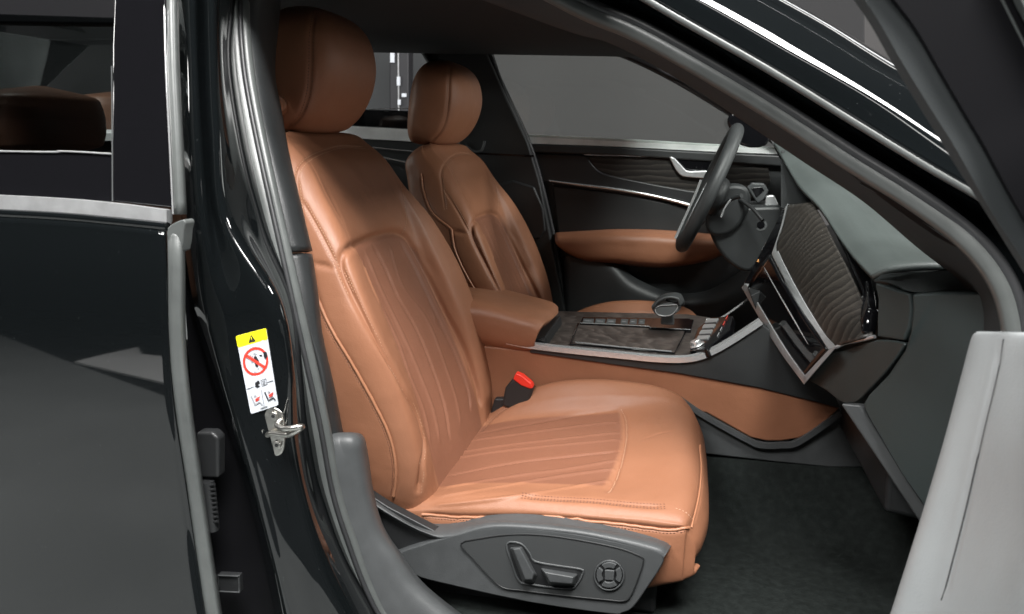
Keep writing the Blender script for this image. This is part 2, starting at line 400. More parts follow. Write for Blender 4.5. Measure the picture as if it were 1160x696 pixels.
faint = [back.line([(405, 284), (423, 329), (449, 383), (464, 425), (480, 465), (488, 505)]), back.line([(441, 276), (456, 324), (485, 365), (508, 425), (518, 458), (522, 485)]),
         back.line([(412, 282), (432, 329), (458, 383), (476, 425), (491, 465), (499, 505)])]
V0 = back.V.copy()
# insert mask: (lateral distance, height) inside the outline
yl = np.abs(back.V[:, :, 1] - YS); uu = np.arange(back.NU)[:, None] / (back.NU - 1) * 10
iwv = np.interp(uu, range(11), [r[3] for r in rows2])
front = np.ones_like(yl); jj = np.arange(back.NV); front[:, (jj > 60) & (jj < back.NV - 60)] = 0
top_u = 5.05 - .45 * np.clip(yl / .155, 0, 1.2) ** 5
mask = front * np.clip((iwv - yl) / .006 + .5, 0, 1) * np.clip((top_u - uu) / .03 + .5, 0, 1)
# raised pillow of the insert's ribs
ribs = np.abs(np.sin((back.V[:, :, 1] - YS) / .155 * math.pi * 2.5)) ** .5
ov = np.clip(uu - top_u, 0, 9) / .55
over = ov * np.exp(1 - ov) * np.clip((.19 - yl) / .05, 0, 1) * front
back.V += back.N * (over * .008)[:, :, None]
for l, w, d in [(L_ins, .006, .007), (L_bol, .004, .002), (L_bol2, .004, .0025), (L_hor, .004, .004), (L_pipe, .004, .002), (L_pipeu, .004, .002), (L_far, .003, .0012)]:
    if len(l) > 2: back.groove(l, w, d)
for l in rib:
    back.groove(l, .0035, .0042)
for l in faint: back.groove(l, .0045, -.0024)
# two creases pinched in the insert leather
for a, bq in [((441, 385), (463, 398)), ((490, 345), (494, 371))]:
    l = back.line([a, ((a[0] + bq[0]) / 2, (a[1] + bq[1]) / 2 + 1), bq]); back.groove(l, .0022, -.0022)
back.calc()
bk = back.build('backrest', 'seat', seat, mask)
pipe_on(back, L_pipe, .0028, 'piping', 'piping', seat, .0008)
pipe_on(back, L_pipeu, .0028, 'piping', 'piping', seat, .0008)
stitches(back, [L_ins[:70]], [.0055], 'stitching', 'thread', seat, r=.0006)
for q in (L_bol, L_bol2): stitches(back, [q], [-.0035, .0035], 'stitching', 'thread', seat, r=.0007)
stitches(back, [L_pipe], [.0055], 'stitching', 'thread_dark', seat)
stitches(back, [L_far], [0], 'stitching', 'thread', seat)
# backrest rear shell
# headrest
def superloop(cx, z, ax, ay, k=20, p=3.3, yc=YS, tilt=0):
    o = []
    for i in range(k):
        t = 2 * math.pi * i / k; c, s_ = math.cos(t), math.sin(t)
        o.append(Vector((cx + ax * math.copysign(abs(c) ** (2 / p), c), yc + ay * math.copysign(abs(s_) ** (2 / p), s_), z)))
    return o
HR = [(-.738, 1.096, .012, .04), (-.737, 1.099, .038, .085), (-.733, 1.108, .056, .112), (-.722, 1.135, .072, .129), (-.710, 1.175, .082, .136), (-.702, 1.22, .084, .138),
      (-.700, 1.262, .077, .134), (-.700, 1.292, .064, .122), (-.702, 1.312, .046, .100), (-.705, 1.323, .026, .066), (-.706, 1.326, .008, .022)]
head = Surf([superloop(*h) for h in HR], 9, 9, pc=True, cap=True)
if head.N[head.NU // 2, 0][0] < 0: head = Surf([superloop(*h) for h in HR], 9, 9, pc=True, cap=True, flip=True)
L_h = head.line([(357, 14), (353, 40), (352, 75), (350, 105), (342, 130), (328, 146)])
head.groove(L_h, .005, .003); head.calc()
head.build('headrest', 'seat', seat, np.zeros(head.V.shape[:2]))
stitches(head, [L_h], [-.003, .003], 'stitching', 'thread_dark', seat)
hb = P(313, 119, -.512)
plate('headrest_button', [hb + Vector((.017 * math.cos(a), 0, .017 * math.sin(a))) for a in np.arange(0, 6.28, .26)], (0, .02, 0), 'tan2', seat, .004)
for yy in (-.43, -.31):
    tube('headrest_post', [Vector((-.745, yy, 1.115)), Vector((-.735, yy, 1.06))], .006, 'chrome', seat, 2)
    tube('post_guide', [Vector((-.742, yy, 1.098)), Vector((-.740, yy, 1.088))], .011, 'plastic_blk', seat, 2)

# cushion: rows along X, columns across Y   (x, [z at columns])
cy_ = [-.600, -.624, -.624, -.616, -.592, -.532, -.45, -.37, -.29, -.212, -.180, -.152, -.132, -.128, -.14]
CR = [
 (-.50, [.36, .36, .43, .445, .450, .440, .435, .432, .432, .432, .425, .420, .41, .38, .36]),
 (-.43, [.36, .36, .440, .455, .462, .452, .447, .445, .446, .450, .452, .455, .445, .40, .36]),
 (-.34, [.36, .36, .447, .472, .482, .472, .468, .467, .468, .476, .500, .520, .505, .43, .36]),
 (-.25, [.35, .36, .453, .482, .493, .484, .482, .483, .484, .494, .530, .556, .540, .45, .36]),
 (-.16, [.34, .36, .460, .486, .497, .492, .494, .497, .499, .508, .545, .569, .553, .46, .36]),
 (-.09, [.33, .35, .466, .489, .500, .498, .503, .508, .511, .522, .552, .570, .554, .46, .35]),
 (-.03, [.35, .37, .471, .492, .503, .508, .517, .523, .526, .535, .556, .566, .548, .46, .34]),
 (.015, [.37, .385, .474, .491, .503, .513, .524, .530, .533, .539, .549, .553, .535, .45, .33]),
 (.045, [.38, .39, .472, .487, .497, .508, .518, .524, .526, .529, .531, .530, .51, .43, .32]),
]
Rr = [[Vector((x - (.008 * (abs(y - YS) / .25) ** 6 if x > .04 else 0), YS + (y - YS) * (.988 if x > .04 else 1), z)) for y, z in zip(cy_, zs)] for x, zs in CR]
# front rolls over and down
def scale_row(x, zt, sh, zlo):
    r = []
    for y, z in zip(cy_, CR[-1][1]):
        yy = YS + (y - YS) * sh; zz = zlo + max(0, z - .39) / (.53 - .39) * (zt - zlo); r.append(Vector((x - .022 * (abs(y - YS) / .25) ** 5, yy, zz)))
    return r
Rr += [scale_row(.066, .508, .972, .390), scale_row(.078, .480, .955, .394), scale_row(.082, .456, .945, .397), scale_row(.080, .432, .935, .400), scale_row(.070, .414, .925, .400), scale_row(.045, .402, .91, .398)]
cush = Surf(Rr, 18, 30)
if cush.N[cush.NU // 3, cush.NV // 2][2] < 0: cush = Surf(Rr, 18, 30, flip=True)
C_pipe = cush.line([(478, 583), (520, 586), (560, 586), (600, 586), (640, 588), (700, 594), (750, 600), (768, 600), (780, 598)])
C_corn = cush.line([(783, 598), (788, 582), (793, 558), (795, 530), (793, 505)])
C_corn2 = cush.line([(764, 577), (776, 582), (784, 590)])
C_seam = cush.line([(590, 562), (630, 565), (670, 567), (710, 571), (735, 573), (756, 574)])
C_front = cush.line([(702, 464), (707, 478), (707, 500), (703, 520), (696, 542), (687, 559)])
C_far = cush.line([(540, 492), (570, 486), (620, 477), (660, 470), (702, 464)])
C_bol = cush.line([(545, 490), (556, 476), (572, 463), (590, 453)])
cr_ = [cush.line(q) for q in [[(530, 500), (648, 484), (703, 478)], [(515, 514), (580, 504), (704, 490)], [(512, 520), (580, 510), (706, 498)],
       [(498, 554), (580, 540), (640, 532), (703, 521)], [(492, 564), (570, 551), (632, 540), (700, 531)], [(487, 574), (580, 563), (696, 544)]]]
L_mid = cush.line([(505, 540), (580, 525), (640, 518), (706, 511)])
cm = np.zeros(cush.V.shape[:2])
yl = cush.V[:, :, 1]; xl = cush.V[:, :, 0]
cm = np.clip((.160 - np.abs(yl - YS)) / .006 + .5, 0, 1) * np.clip((-.090 - xl - .15 * (np.abs(yl - YS) / .16) ** 2 * .1) / .006 + .5, 0, 1)
cush.V += cush.N * (cm * .0003 * np.abs(np.sin((yl - YS) / .160 * math.pi * 2.5 + .3)) ** .5)[:, :, None]
for l, w, d in [(C_pipe, .005, .004), (C_corn, .004, .002), (C_seam, .006, .003), (C_front, .005, .0045), (L_mid, .0035, .004), (C_far, .005, .002), (C_bol, .004, .003)]:
    if len(l) > 2: cush.groove(l, w, d)
for l in cr_:
    if len(l) > 2: cush.groove(l, .0042, -.0030)
# settled wrinkles
wl = cush.line([(725, 500), (745, 492), (765, 488)]); cush.groove(wl, .004, .0012)
cush.calc()
cush.build('seat_cushion', 'seat', seat, cm)
pipe_on(cush, C_pipe, .0026, 'piping', 'piping', seat, .0006)
pipe_on(cush, C_corn, .0020, 'piping', 'piping', seat, .0004)
stitches(cush, [C_seam], [-.0055, 0, .0055], 'stitching', 'thread_dark', seat)
stitches(cush, [C_bol], [-.003, .003], 'stitching', 'thread_dark', seat)
for q in (C_corn2, C_front): stitches(cush, [q], [-.003], 'stitching', 'thread', seat)
stitches(cush, [C_pipe], [.0055], 'stitching', 'thread_dark', seat)

# plastic side cover with switches
up = [(405, 540, -.60), (418, 553, -.60), (440, 568, -.60), (466, 582, -.60), (500, 587, -.60), (560, 586, -.60), (640, 590, -.60), (700, 598, -.60), (750, 608, -.60), (762, 614, -.60)]
mid = [(406, 552, -.655), (418, 562, -.655), (444, 580, -.655), (474, 597, -.655), (505, 602, -.655), (560, 591, -.655), (640, 596, -.655), (700, 606, -.655), (745, 617, -.655), (757, 624, -.655)]
lowr = [(408, 560, -.668), (421, 570, -.668), (450, 588, -.668), (483, 604, -.668), (508, 609, -.668), (560, 598, -.668), (640, 603, -.668), (700, 614, -.668), (742, 626, -.668), (752, 632, -.668)]
ups = [(p[0], p[1] - 7, -.585) for p in up]
side = Surf([ups, up, mid, lowr, [(p[0], p[1] + 3, -.66) for p in lowr]], 5, 6)
side.build('side_cover_rim', 'plastic', seat)
plate('side_cover', oy(sm([(440, 631), (478, 617), (505, 609), (540, 600), (580, 597), (640, 603), (700, 614), (742, 625), (752, 633), (747, 646), (735, 664), (718, 688), (705, 695), (690, 696), (600, 683), (500, 661), (472, 653), (452, 640)], True, 3), -.668), .06, 'plastic', seat, .006)
plate('side_recess', oy([(414, 558), (440, 575), (500, 606), (445, 631), (432, 600)], -.655), .02, 'plastic_blk', seat, .002)
# inset control panel
inset = sm([(522, 616), (545, 610), (575, 606), (610, 606), (650, 611), (700, 621), (724, 630), (729, 636), (722, 658), (714, 676), (706, 681), (690, 680), (640, 675), (590, 669), (570, 666), (556, 655), (535, 632)], True, 3)
M['panel_grey'] = mat('switch_panel_plastic', (.045, .048, .049), .5, bump=[('v', 700, .3, .0004)])
plate('switch_panel', oy(inset, -.6705), .006, 'panel_grey', seat, .0015)
sweep('panel_seam', oy(inset, -.6708), circ(.0011, 6), 'plastic_blk', seat, 1, True)
# recess around switches
rec = sm([(574, 616), (590, 616), (600, 627), (606, 636), (632, 641), (658, 645), (660, 650), (652, 664), (640, 667), (600, 662), (588, 658), (580, 638)], True, 3)
plate('switch_recess', oy(rec, -.6716), .004, 'plastic_blk', seat, .001)
sweep('switch_recess_lip', oy(rec, -.6722), circ(.0016, 6), 'plastic', seat, 1, True)
def knob(name, quad_base, quad_top, Yb, Yt, m):
    b = [P(x, y, Yb) for x, y in quad_base]; t = [P(x, y, Yt) for x, y in quad_top]; n = len(b)
    V = b + t; Fs = [tuple(range(n))[::-1], tuple(range(n, 2 * n))] + [(i, (i + 1) % n, n + (i + 1) % n, n + i) for i in range(n)]
    bm = bmesh.new(); vs = [bm.verts.new(v) for v in V]; [bm.faces.new([vs[i] for i in f]) for f in Fs]; bmesh.ops.recalc_face_normals(bm, faces=bm.faces)
    me = bpy.data.meshes.new(name); bm.to_mesh(me); bm.free(); o = link(name, me, m, seat); addbevel(o, .0025, 3, 20); return o
knob('seat_switch', [(577, 620), (592, 619), (609, 652), (605, 661), (592, 661)], [(581, 622), (589, 621), (605, 650), (603, 657), (595, 657)], -.670, -.690, 'plastic')
knob('seat_switch', [(612, 643), (655, 650), (652, 664), (622, 664)], [(616, 648), (650, 654), (648, 662), (623, 660)], -.670, -.690, 'plastic')
dc = (690, 652)
def dpx(r, a): return (dc[0] + r * math.cos(a), dc[1] + r * math.sin(a) * 1.0)
plate('lumbar_control', oy([dpx(17.5, a) for a in np.arange(0, 6.28, .2)], -.6722), .006, 'plastic_blk', seat, .001)
sweep('control_ring', oy([dpx(16.5, a) for a in np.arange(0, 6.28, .2)], -.6735), circ(.0013, 6), 'plastic', seat, 1, True)
for k in range(4):
    a0 = k * math.pi / 2 + math.pi / 4 + .16; a1 = a0 + math.pi / 2 - .32
    pts = [dpx(14.5, a) for a in np.linspace(a0, a1, 6)] + [dpx(8.5, a) for a in np.linspace(a1, a0, 4)]
    plate('lumbar_button', oy(pts, -.6765), .005, 'plastic', seat, .001)
plate('lumbar_button', oy([(685, 646), (696, 647), (695, 658), (685, 657)], -.6765), .005, 'plastic', seat, .001)
plate('seat_rail', oy([(455, 645), (500, 659), (700, 700), (760, 720), (470, 720)], -.60), .05, 'plastic_blk', seat, .003)
plate('seat_base', [Vector((-.45, -.60, .30)), Vector((.0, -.60, .30)), Vector((.0, -.60, .40)), Vector((-.45, -.60, .42))], .42, 'plastic_blk', seat, .01)
# buckle
bkl = part('seat_belt_buckle', 'black seat belt buckle with red release button', car)
plate('buckle_body', oy([(582, 428), (600, 433), (604, 441), (599, 458), (588, 468), (568, 460), (572, 440)], -.175), .03, 'plastic_blk', bkl, .006)
plate('release_button', oy([(584, 423), (591, 426), (602, 435), (604, 440), (600, 441), (590, 437), (581, 430)], -.178), .022, 'red', bkl, .003)
plate('buckle_base', oy([(560, 452), (600, 452), (600, 475), (552, 480)], -.165), .02, 'plastic_blk', bkl, .004)

# driver's seat: the same seat on the far side of the console
dseat = part('front_seat', 'tan leather driver seat beyond the centre armrest')
dseat.location = (.026, .765, -.026); dseat.scale = (1, 1.07, 1)
for ch in list(seat.children):
    if ch.name.split('.')[0] in ('seat_rail', 'switch_panel', 'panel_seam', 'switch_recess', 'switch_recess_lip', 'seat_switch', 'lumbar_control', 'control_ring', 'lumbar_button', 'headrest_button', 'side_recess', 'side_cover', 'side_cover_rim'): continue
    c = ch.copy(); COL.objects.link(c); c.parent = dseat
    if ch.name.startswith('seat_cushion'): c.location.z += .055

# ------------------------------------------------------------------ centre console
con = part('centre_console', 'centre console with grey wood trim and gear selector')
zc = .634
def PC(x, y): return PZ(x, y, zc + .0)
plate('side_panel', oy([(540, 392), (600, 397), (690, 410), (770, 421), (860, 436), (952, 462), (925, 488), (905, 497), (885, 500), (868, 500), (850, 496), (800, 468), (740, 460), (540, 470)], -.135), .02, 'tan2', con, .004)
plate('upper_side', oy([(600, 390), (690, 403), (770, 413), (800, 405), (840, 385), (862, 366), (935, 425), (952, 463), (860, 440), (770, 424), (690, 413), (600, 400)], -.140), .03, 'softblk', con, .003)
plate('lower_side', oy([(760, 440), (800, 468), (850, 496), (868, 501), (905, 498), (952, 462), (985, 462), (1000, 530), (940, 530), (880, 524), (800, 515), (760, 510)], -.128), .03, 'plastic', con, .004)
sweep('lower_lip', oy([(770, 452), (800, 472), (845, 497), (862, 504), (885, 504), (905, 500), (952, 468)], -.136), [(-.006, -.002), (.006, -.004), (.006, .006), (-.006, .006)], 'plastic', con, 6, ref=(0, 0, 1))
# top deck: chrome edged wood
deckY = -.128
top_near = [(590, 388), (640, 395), (700, 402), (760, 407), (785, 405), (800, 399), (830, 383), (858, 362)]
deck = [PZ(x, y, zc) for x, y in [(590, 388), (640, 394), (700, 401), (770, 405), (800, 397), (812, 388)]]
plate('console_deck', [PZ(600, 388, .630), PZ(770, 403, .630), PZ(798, 396, .630), PZ(806, 360, .630), PZ(780, 356, .630), PZ(612, 352, .630)], (0, 0, -.02), 'wood_c', con, .003)
sweep('chrome_edge', [(575, 386, -.137), (600, 391, -.137), (640, 396, -.137), (700, 402, -.137), (740, 406, -.137), (770, 407, -.137), (790, 404.5, -.137), (808, 397.5, -.137), (830, 385, -.137), (862, 364, -.137)], [(-.006, -.009), (.006, -.009), (.009, .0), (.006, .009), (-.006, .009)], 'chrome', con, 8, ref=(0, 0, 1))
sweep('chrome_edge', [(800, 362, .12), (815, 361, .12), (830, 352, .12), (850, 337, .12)], circ(.003, 8), 'chrome', con, 8)
cover = [PZ(x, y, .634) for x, y in [(648, 389), (764, 399.5), (776, 374), (655, 368)]]
plate('wood_cover', cover, (0, 0, -.012), 'wood_c', con, .002)
sweep('cover_trim', [PZ(x, y, .6355) for x, y in [(652, 388), (700, 393), (761, 398.5)]], circ(.0018, 6), 'chrome', con, 2)
sweep('cover_trim', [PZ(x, y, .6355) for x, y in [(657, 366), (720, 369), (778, 373)]], circ(.0013, 6), 'chrome', con, 2)
sweep('cover_gap', [PZ(x, y, .6345) for x, y in [(655, 367), (646, 390), (764, 400.5), (778, 373)]], circ(.0022, 6), 'gloss', con, 1)
plate('button_strip', [PZ(x, y, .635) for x, y in [(657, 366), (780, 372), (782, 361), (660, 359)]], (0, 0, -.012), 'gloss', con, .002)
for i, (xa, xb) in enumerate([(660, 672), (674, 685), (687, 697), (703, 711), (713, 721), (723, 730)]):
    plate('console_button', [PZ(x, y, .6365) for x, y in [(xa, 365.2 + i * .25), (xb, 365.7 + i * .25), (xb + .8, 361.3 + i * .1), (xa + .8, 361 + i * .1)]], (0, 0, -.003), 'plastic', con, .0008)
    sweep('button_mark', [PZ(x, y, .6372) for x, y in [(xa + 2, 363.6 + i * .2), (xb - 2, 363.8 + i * .2)]], circ(.0005, 5), 'pale_icon', con, 2)
# gear selector
gs = con
plate('selector_base', [PZ(x, y, .640) for x, y in [(735, 371), (783, 373), (786, 362), (741, 361)]], (0, 0, -.012), 'gloss', gs, .002)
plate('selector_neck', oy([(748, 368), (764, 369), (762, 350), (750, 350)], .0), .035, 'plastic', gs, .004)
plate('gear_selector', oy(sm([(738, 349), (742, 343), (752, 338), (757, 342), (770, 344), (771, 350), (766, 355), (757, 359), (745, 358)], True, 3), -.022), .012, 'plastic', gs, .003)
sel = Surf([[(739, 348, -.03), (744, 341, -.03), (756, 336, -.03), (768, 338, -.03), (772, 346, -.03)],
            [(738, 347, .0), (746, 337, .0), (757, 333, .0), (769, 334, .0), (774, 344, .0)],
            [(739, 346, .03), (748, 336, .03), (760, 332, .03), (771, 333, .03), (776, 342, .03)],
            [(742, 348, .05), (750, 341, .05), (762, 338, .05), (772, 339, .05), (776, 345, .05)]], 6, 6)
sel.build('selector_grip', 'softblk', gs, solid=.006)
sweep('selector_ring', oy(sm([(742, 351), (746, 347), (757, 346), (768, 346), (764, 354), (757, 358), (746, 357)], True, 3), -.0235), circ(.0011, 6), 'chrome', gs, 1, True)
# climate / drive-mode switches at the foot of the dash
SW = (P(796, 385, -.06), (-.45, 0, .9))
def psw(x, y, d=0): 
    q = PN(x, y, SW[0], SW[1]); return q + Vector(SW[1]).normalized() * d
plate('switch_pod', [psw(*q) for q in [(781, 398), (800, 396), (826, 374), (830, 358), (805, 360), (790, 372)]], Vector((.45, 0, -.9)) * .02, 'gloss', con, .002)
for i in range(4):
    x0, y0 = 789 + i * 3.2, 386 - i * 6.4
    plate('console_button', [psw(*q, .003) for q in [(x0, y0), (x0 + 13, y0 - 1), (x0 + 15.5, y0 - 5), (x0 + 2.5, y0 - 4.6)]], Vector((.45, 0, -.9)) * .004, 'alu', con, .0008)
    sweep('button_mark', [psw(x0 + 24, y0 - 4, .002), psw(x0 + 26, y0 - 8, .002)], circ(.0008, 5), 'print_red' if i > 1 else 'pale_icon', con, 2)
for r_, h_ in ((.017, .004), (.012, .014)):
    c = psw(790, 392, .0); nrm = Vector((-.45, 0, .9)).normalized(); u_ = Vector((0, 1, 0)); v_ = nrm.cross(u_)
    plate('rotary_knob', [c + nrm * h_ + r_ * (u_ * math.cos(a) + v_ * math.sin(a)) for a in np.arange(0, 6.28, .26)], -nrm * h_, 'chrome', con, .002)
# armrest
ar = part('armrest', 'tan leather centre armrest between the front seats')
A = [[(530, 329, .12), (560, 334, .12), (600, 344, .12), (621, 350, .12), (626, 354, .12)],
     [(520, 334, .05), (552, 338, .05), (600, 350, .05), (620, 356, .05), (626, 361, .05)],
     [(510, 341, -.06), (550, 345, -.06), (595, 357, -.06), (613, 363, -.06), (620, 368, -.06)],
     [(505, 349, -.120), (548, 353, -.120), (590, 364, -.120), (606, 369, -.120), (613, 373, -.120)],
     [(505, 356, -.131), (548, 361, -.131), (588, 371, -.131), (602, 375, -.131), (610, 378, -.131)],
     [(505, 370, -.128), (548, 376, -.128), (580, 384, -.128), (598, 387, -.128), (606, 386, -.128)],
     [(505, 382, -.11), (548, 386, -.11), (580, 390, -.11), (596, 391, -.11), (602, 390, -.11)]]
arm = Surf(A, 8, 8)
al = arm.line([(548, 368), (575, 375), (600, 378), (612, 373)])
arm.build('armrest_pad', 'tan', ar, solid=.02)
cq = [arm.on(*q) for q in [(603, 354), (617, 359), (623, 354), (610, 350)]]
if all(cq): plate('armrest_catch', [q + Vector((0, -.004, .006)) for q in cq], (0, .004, -.012), 'gloss', ar, .002)
sweep('armrest_catch_trim', [(603, 357, -.10), (609, 362, -.11), (613, 368, -.12)], circ(.004, 8), 'chrome', ar, 4)
plate('armrest_base', oy([(540, 387), (604, 385), (618, 381), (620, 393), (540, 396)], -.12), .22, 'plastic_blk', ar, .003)

# ------------------------------------------------------------------ dashboard
dash = part('dashboard', 'dark dashboard with grey ash wood inlay and glossy display')
# wood inlay and, under it, the glossy passenger panel: two flat faces that meet at the silver bar
WA, WB, WC = P(894, 233, .17), P(940, 396, -.43), P(990, 381, -.50); WN = (WB - WA).cross(WC - WA).normalized()
WN = WN if WN.dot(CAM - WA) > 0 else -WN
DA, DB, DC = P(848, 326, .09), P(912, 430, -.35), P(940, 397, -.43); DN = (DB - DA).cross(DC - DA).normalized(); DN = DN if DN.dot(CAM - DA) > 0 else -DN
def W_(x, y, d=0): return PN(x, y, WA + WN * d, WN)
def D_(x, y, d=0): return PN(x, y, DA + DN * d, DN)
def strip(name, L, Rr_, fn, m, lift=.004, th=.012, par=None, bev=.0015, n=5):
    a = cr([(*q, 0) for q in L], n); b = cr([(*q, 0) for q in Rr_], n)
    g = [[fn(p[0] * (1 - t) + q[0] * t, p[1] * (1 - t) + q[1] * t, l) for t, l in ((0, lift - th), (0, lift - bev), (.12, lift), (.88, lift), (1, lift - bev), (1, lift - th))] for p, q in zip(a, b)]
    V = [v for r in g for v in r]; Fs = [(i * 6 + k, i * 6 + (k + 1) % 6, (i + 1) * 6 + (k + 1) % 6, (i + 1) * 6 + k) for i in range(len(g) - 1) for k in range(6)]
    Fs += [tuple(range(6)), tuple(range(len(V) - 6, len(V)))]
    me = mesh_of(name, V, Fs); bm = bmesh.new(); bm.from_mesh(me); bmesh.ops.recalc_face_normals(bm, faces=bm.faces); bm.to_mesh(me); bm.free()
    o = link(name, me, m, par or dash); me.set_sharp_from_angle(angle=math.radians(30)); return o
wl_ = [(894, 233), (888, 258), (881, 284), (896, 314), (915, 348), (934, 378), (947, 393)]
wr_ = [(921, 231), (936, 256), (948, 280), (960, 303), (972, 328), (982, 353), (990, 381)]
def bulge(t): return .010 * math.sin(math.pi * t)
wd = Surf([[W_(a[0] * (1 - t) + b[0] * t, a[1] * (1 - t) + b[1] * t, bulge(t)) for t in (0, .25, .5, .75, 1)] for a, b in zip(wl_, wr_)], 8, 6)
wd.build('wood_inlay', 'wood', dash, solid=.004)
strip('silver_frame', [(874, 288), (885, 310), (902, 343), (925, 376), (938, 396)], [(882, 284), (896, 314), (915, 348), (934, 378), (948, 393)], W_, 'alu', .006)
strip('silver_frame', [(890, 234), (884, 258), (874, 288)], [(894, 233), (888, 257), (882, 284)], W_, 'alu', .004, .01)
sweep('silver_frame', [W_(947, 394, .004), W_(957, 389, .004), W_(972, 386, .004), W_(991, 381.5, .004)], circ(.0032, 8), 'alu', dash, 5)
disp = Surf([[D_(849, 327), D_(859, 309), D_(874, 289)], [D_(868, 360), D_(878, 344), D_(892, 324)], [D_(891, 397), D_(903, 380), D_(918, 366)], [D_(912, 430), D_(926, 413), D_(940, 396)]], 8, 8)
disp.build('glossy_panel', 'gloss', dash, solid=.006)
strip('silver_frame', [(843, 331), (861, 362), (883, 398), (911, 436)], [(849, 326), (867, 357), (892, 398), (913, 427)], D_, 'alu', .008)
strip('silver_frame', [(911, 436), (930, 414), (948, 393)], [(911, 426), (926, 410), (939, 396)], D_, 'alu', .008)
sweep('panel_light_line', [D_(866, 303, .005), D_(877, 324, .006), D_(898, 360, .006), D_(924, 403, .004)], circ(.0016, 6), 'chrome', dash, 5)
plate('display_icon', [D_(860, 310, .006), D_(867, 305, .006), D_(871, 317, .006), D_(864, 323, .006)], -DN * .001, 'pale_icon', dash, 0)
plate('dash_filler', [(884, 170, .40), (936, 205, .36), (940, 235, .20), (896, 240, .24), (884, 236, .30)], (.06, .06, 0), 'softblk', dash, .003)
# panel end left (thickness)
plate('frame_end', [D_(839, 326, .006), D_(844, 321, .006), D_(850, 327, .006), D_(845, 334, .006)], (.02, .02, -.005), 'alu', dash, .003)
# vent strip between inlay and top pad
vs = Surf([[(927, 230, .12), (930, 226, .12), (936, 222, .12)], [(942, 256, -.03), (947, 252, -.02), (952, 248, -.02)], [(955, 285, -.14), (961, 281, -.13), (966, 276, -.13)],
           [(969, 318, -.29), (975, 314, -.28), (982, 310, -.27)], [(981, 348, -.40), (987, 343, -.39), (994, 335, -.38)], [(991, 380, -.495), (993, 368, -.49), (997, 355, -.48)]], 6, 4)
vs.build('air_vent_strip', 'gloss', dash, solid=.02)
for k in range(3):
    o_ = 3.0 + 3.2 * k
    sweep('vent_slat', [(929 + o_, 228 - o_ * .3, .10), (944 + o_, 256 - o_ * .3, -.03), (958 + o_, 284 - o_ * .3, -.14), (972 + o_, 316 - o_ * .3, -.28), (982 + o_, 344 - o_ * .3, -.385)], circ(.0016, 6), 'plastic', dash, 5)
sweep('vent_trim', [(984, 336, -.392), (990, 345, -.41), (993, 358, -.43), (990, 368, -.45)], circ(.0025, 8), 'chrome', dash, 5)
plate('vent_slider', [(975, 336, -.375), (986, 336, -.375), (986, 339, -.375), (975, 340, -.375)], (.004, .004, 0), 'alu', dash, .001)
# soft top pad
tp = Surf([[(866, 146, .62), (872, 147, .62), (885, 158, .62), (905, 170, .62)],
           [(884, 178, .40), (900, 174, .42), (925, 182, .45), (955, 195, .5)],
           [(905, 213, .16), (925, 200, .2), (950, 208, .25), (985, 222, .3)],
           [(928, 238, .0), (950, 228, .02), (975, 233, .05), (1020, 250, .1)],
           [(948, 268, -.13), (970, 258, -.12), (1000, 262, -.1), (1048, 280, -.05)],
           [(966, 293, -.25), (990, 284, -.25), (1025, 285, -.22), (1070, 296, -.2)],
           [(982, 311, -.38), (1005, 304, -.39), (1045, 301, -.40), (1095, 303, -.42)],
           [(990, 318, -.44), (1012, 309, -.46), (1050, 305, -.48), (1100, 306, -.50)]], 8, 10)
tl = tp.line([(940, 205), (975, 245), (1005, 283), (1022, 302)])
if len(tl) > 2: tp.groove(tl, .003, .0018); tp.calc()
tp.build('dash_top', 'dashtop', dash, solid=.01)
if len(tl) > 2: stitches(tp, [tl], [.003], 'stitching', 'plastic', dash, .0045)
# end of the top pad
plate('dash_shoulder', sm([(988, 319, -.46), (1000, 312, -.50), (1030, 308, -.53), (1094, 303, -.55), (1104, 310, -.56), (1113, 329, -.58), (1070, 331, -.57), (1032, 331, -.55), (1010, 324, -.50)], True, 3), (.10, .06, -.02), 'dashgrey', dash, .004)
# end cheek beside the wood
plate('dash_cheek', [(990, 320, -.50), (1010, 327, -.53), (1031, 333, -.56), (1033, 350, -.565), (1031, 370, -.565), (1024, 386, -.56), (992, 381, -.51), (996, 365, -.50), (994, 338, -.50)], (.10, .06, -.02), 'dashgrey', dash, .004)
# glove box / lower dash
gb = sm([(940, 400, -.43), (960, 395, -.45), (992, 385, -.51), (1024, 388, -.56), (1022, 396, -.56), (1005, 420, -.54), (985, 442, -.50), (972, 455, -.46), (955, 457, -.43), (935, 442, -.38), (916, 431, -.35)], False, 3)
plate('glove_box', gb, (.12, .10, -.03), 'dashgrey', dash, .006)
# side panel at the door end
ep = [(1032, 333, -.60), (1060, 331, -.62), (1110, 331, -.66), (1135, 342, -.69), (1142, 360, -.69), (1142, 560, -.70), (1090, 610, -.66), (1055, 585, -.60), (1020, 535, -.57), (980, 466, -.55), (976, 458, -.55), (985, 447, -.55), (1005, 425, -.57), (1024, 397, -.59), (1031, 375, -.60), (1033, 350, -.60)]
plate('side_end_panel', ep, (.12, .08, 0), 'dashgrey', dash, .005)
plate('knee_panel', [(951, 457, -.535), (975, 459, -.54), (1012, 516, -.555), (1050, 574, -.575), (1062, 592, -.58), (1042, 593, -.57), (1000, 530, -.55)], (.03, .04, -.01), 'plastic', dash, .004)
# side demister grille
# bulk of the dash: firewall filler
plate('dash_body', [Vector((.36, -.52, .50)), Vector((.34, -.52, .80)), Vector((.42, -.52, .86)), Vector((.75, -.52, .93)), Vector((.80, -.52, .45))], (0, 1.15, 0), 'plastic_blk', dash, .01)
plate('centre_stack', oy([(862, 366), (935, 425), (925, 400), (880, 320), (850, 335)], -.02), .10, 'softblk', dash, .003)
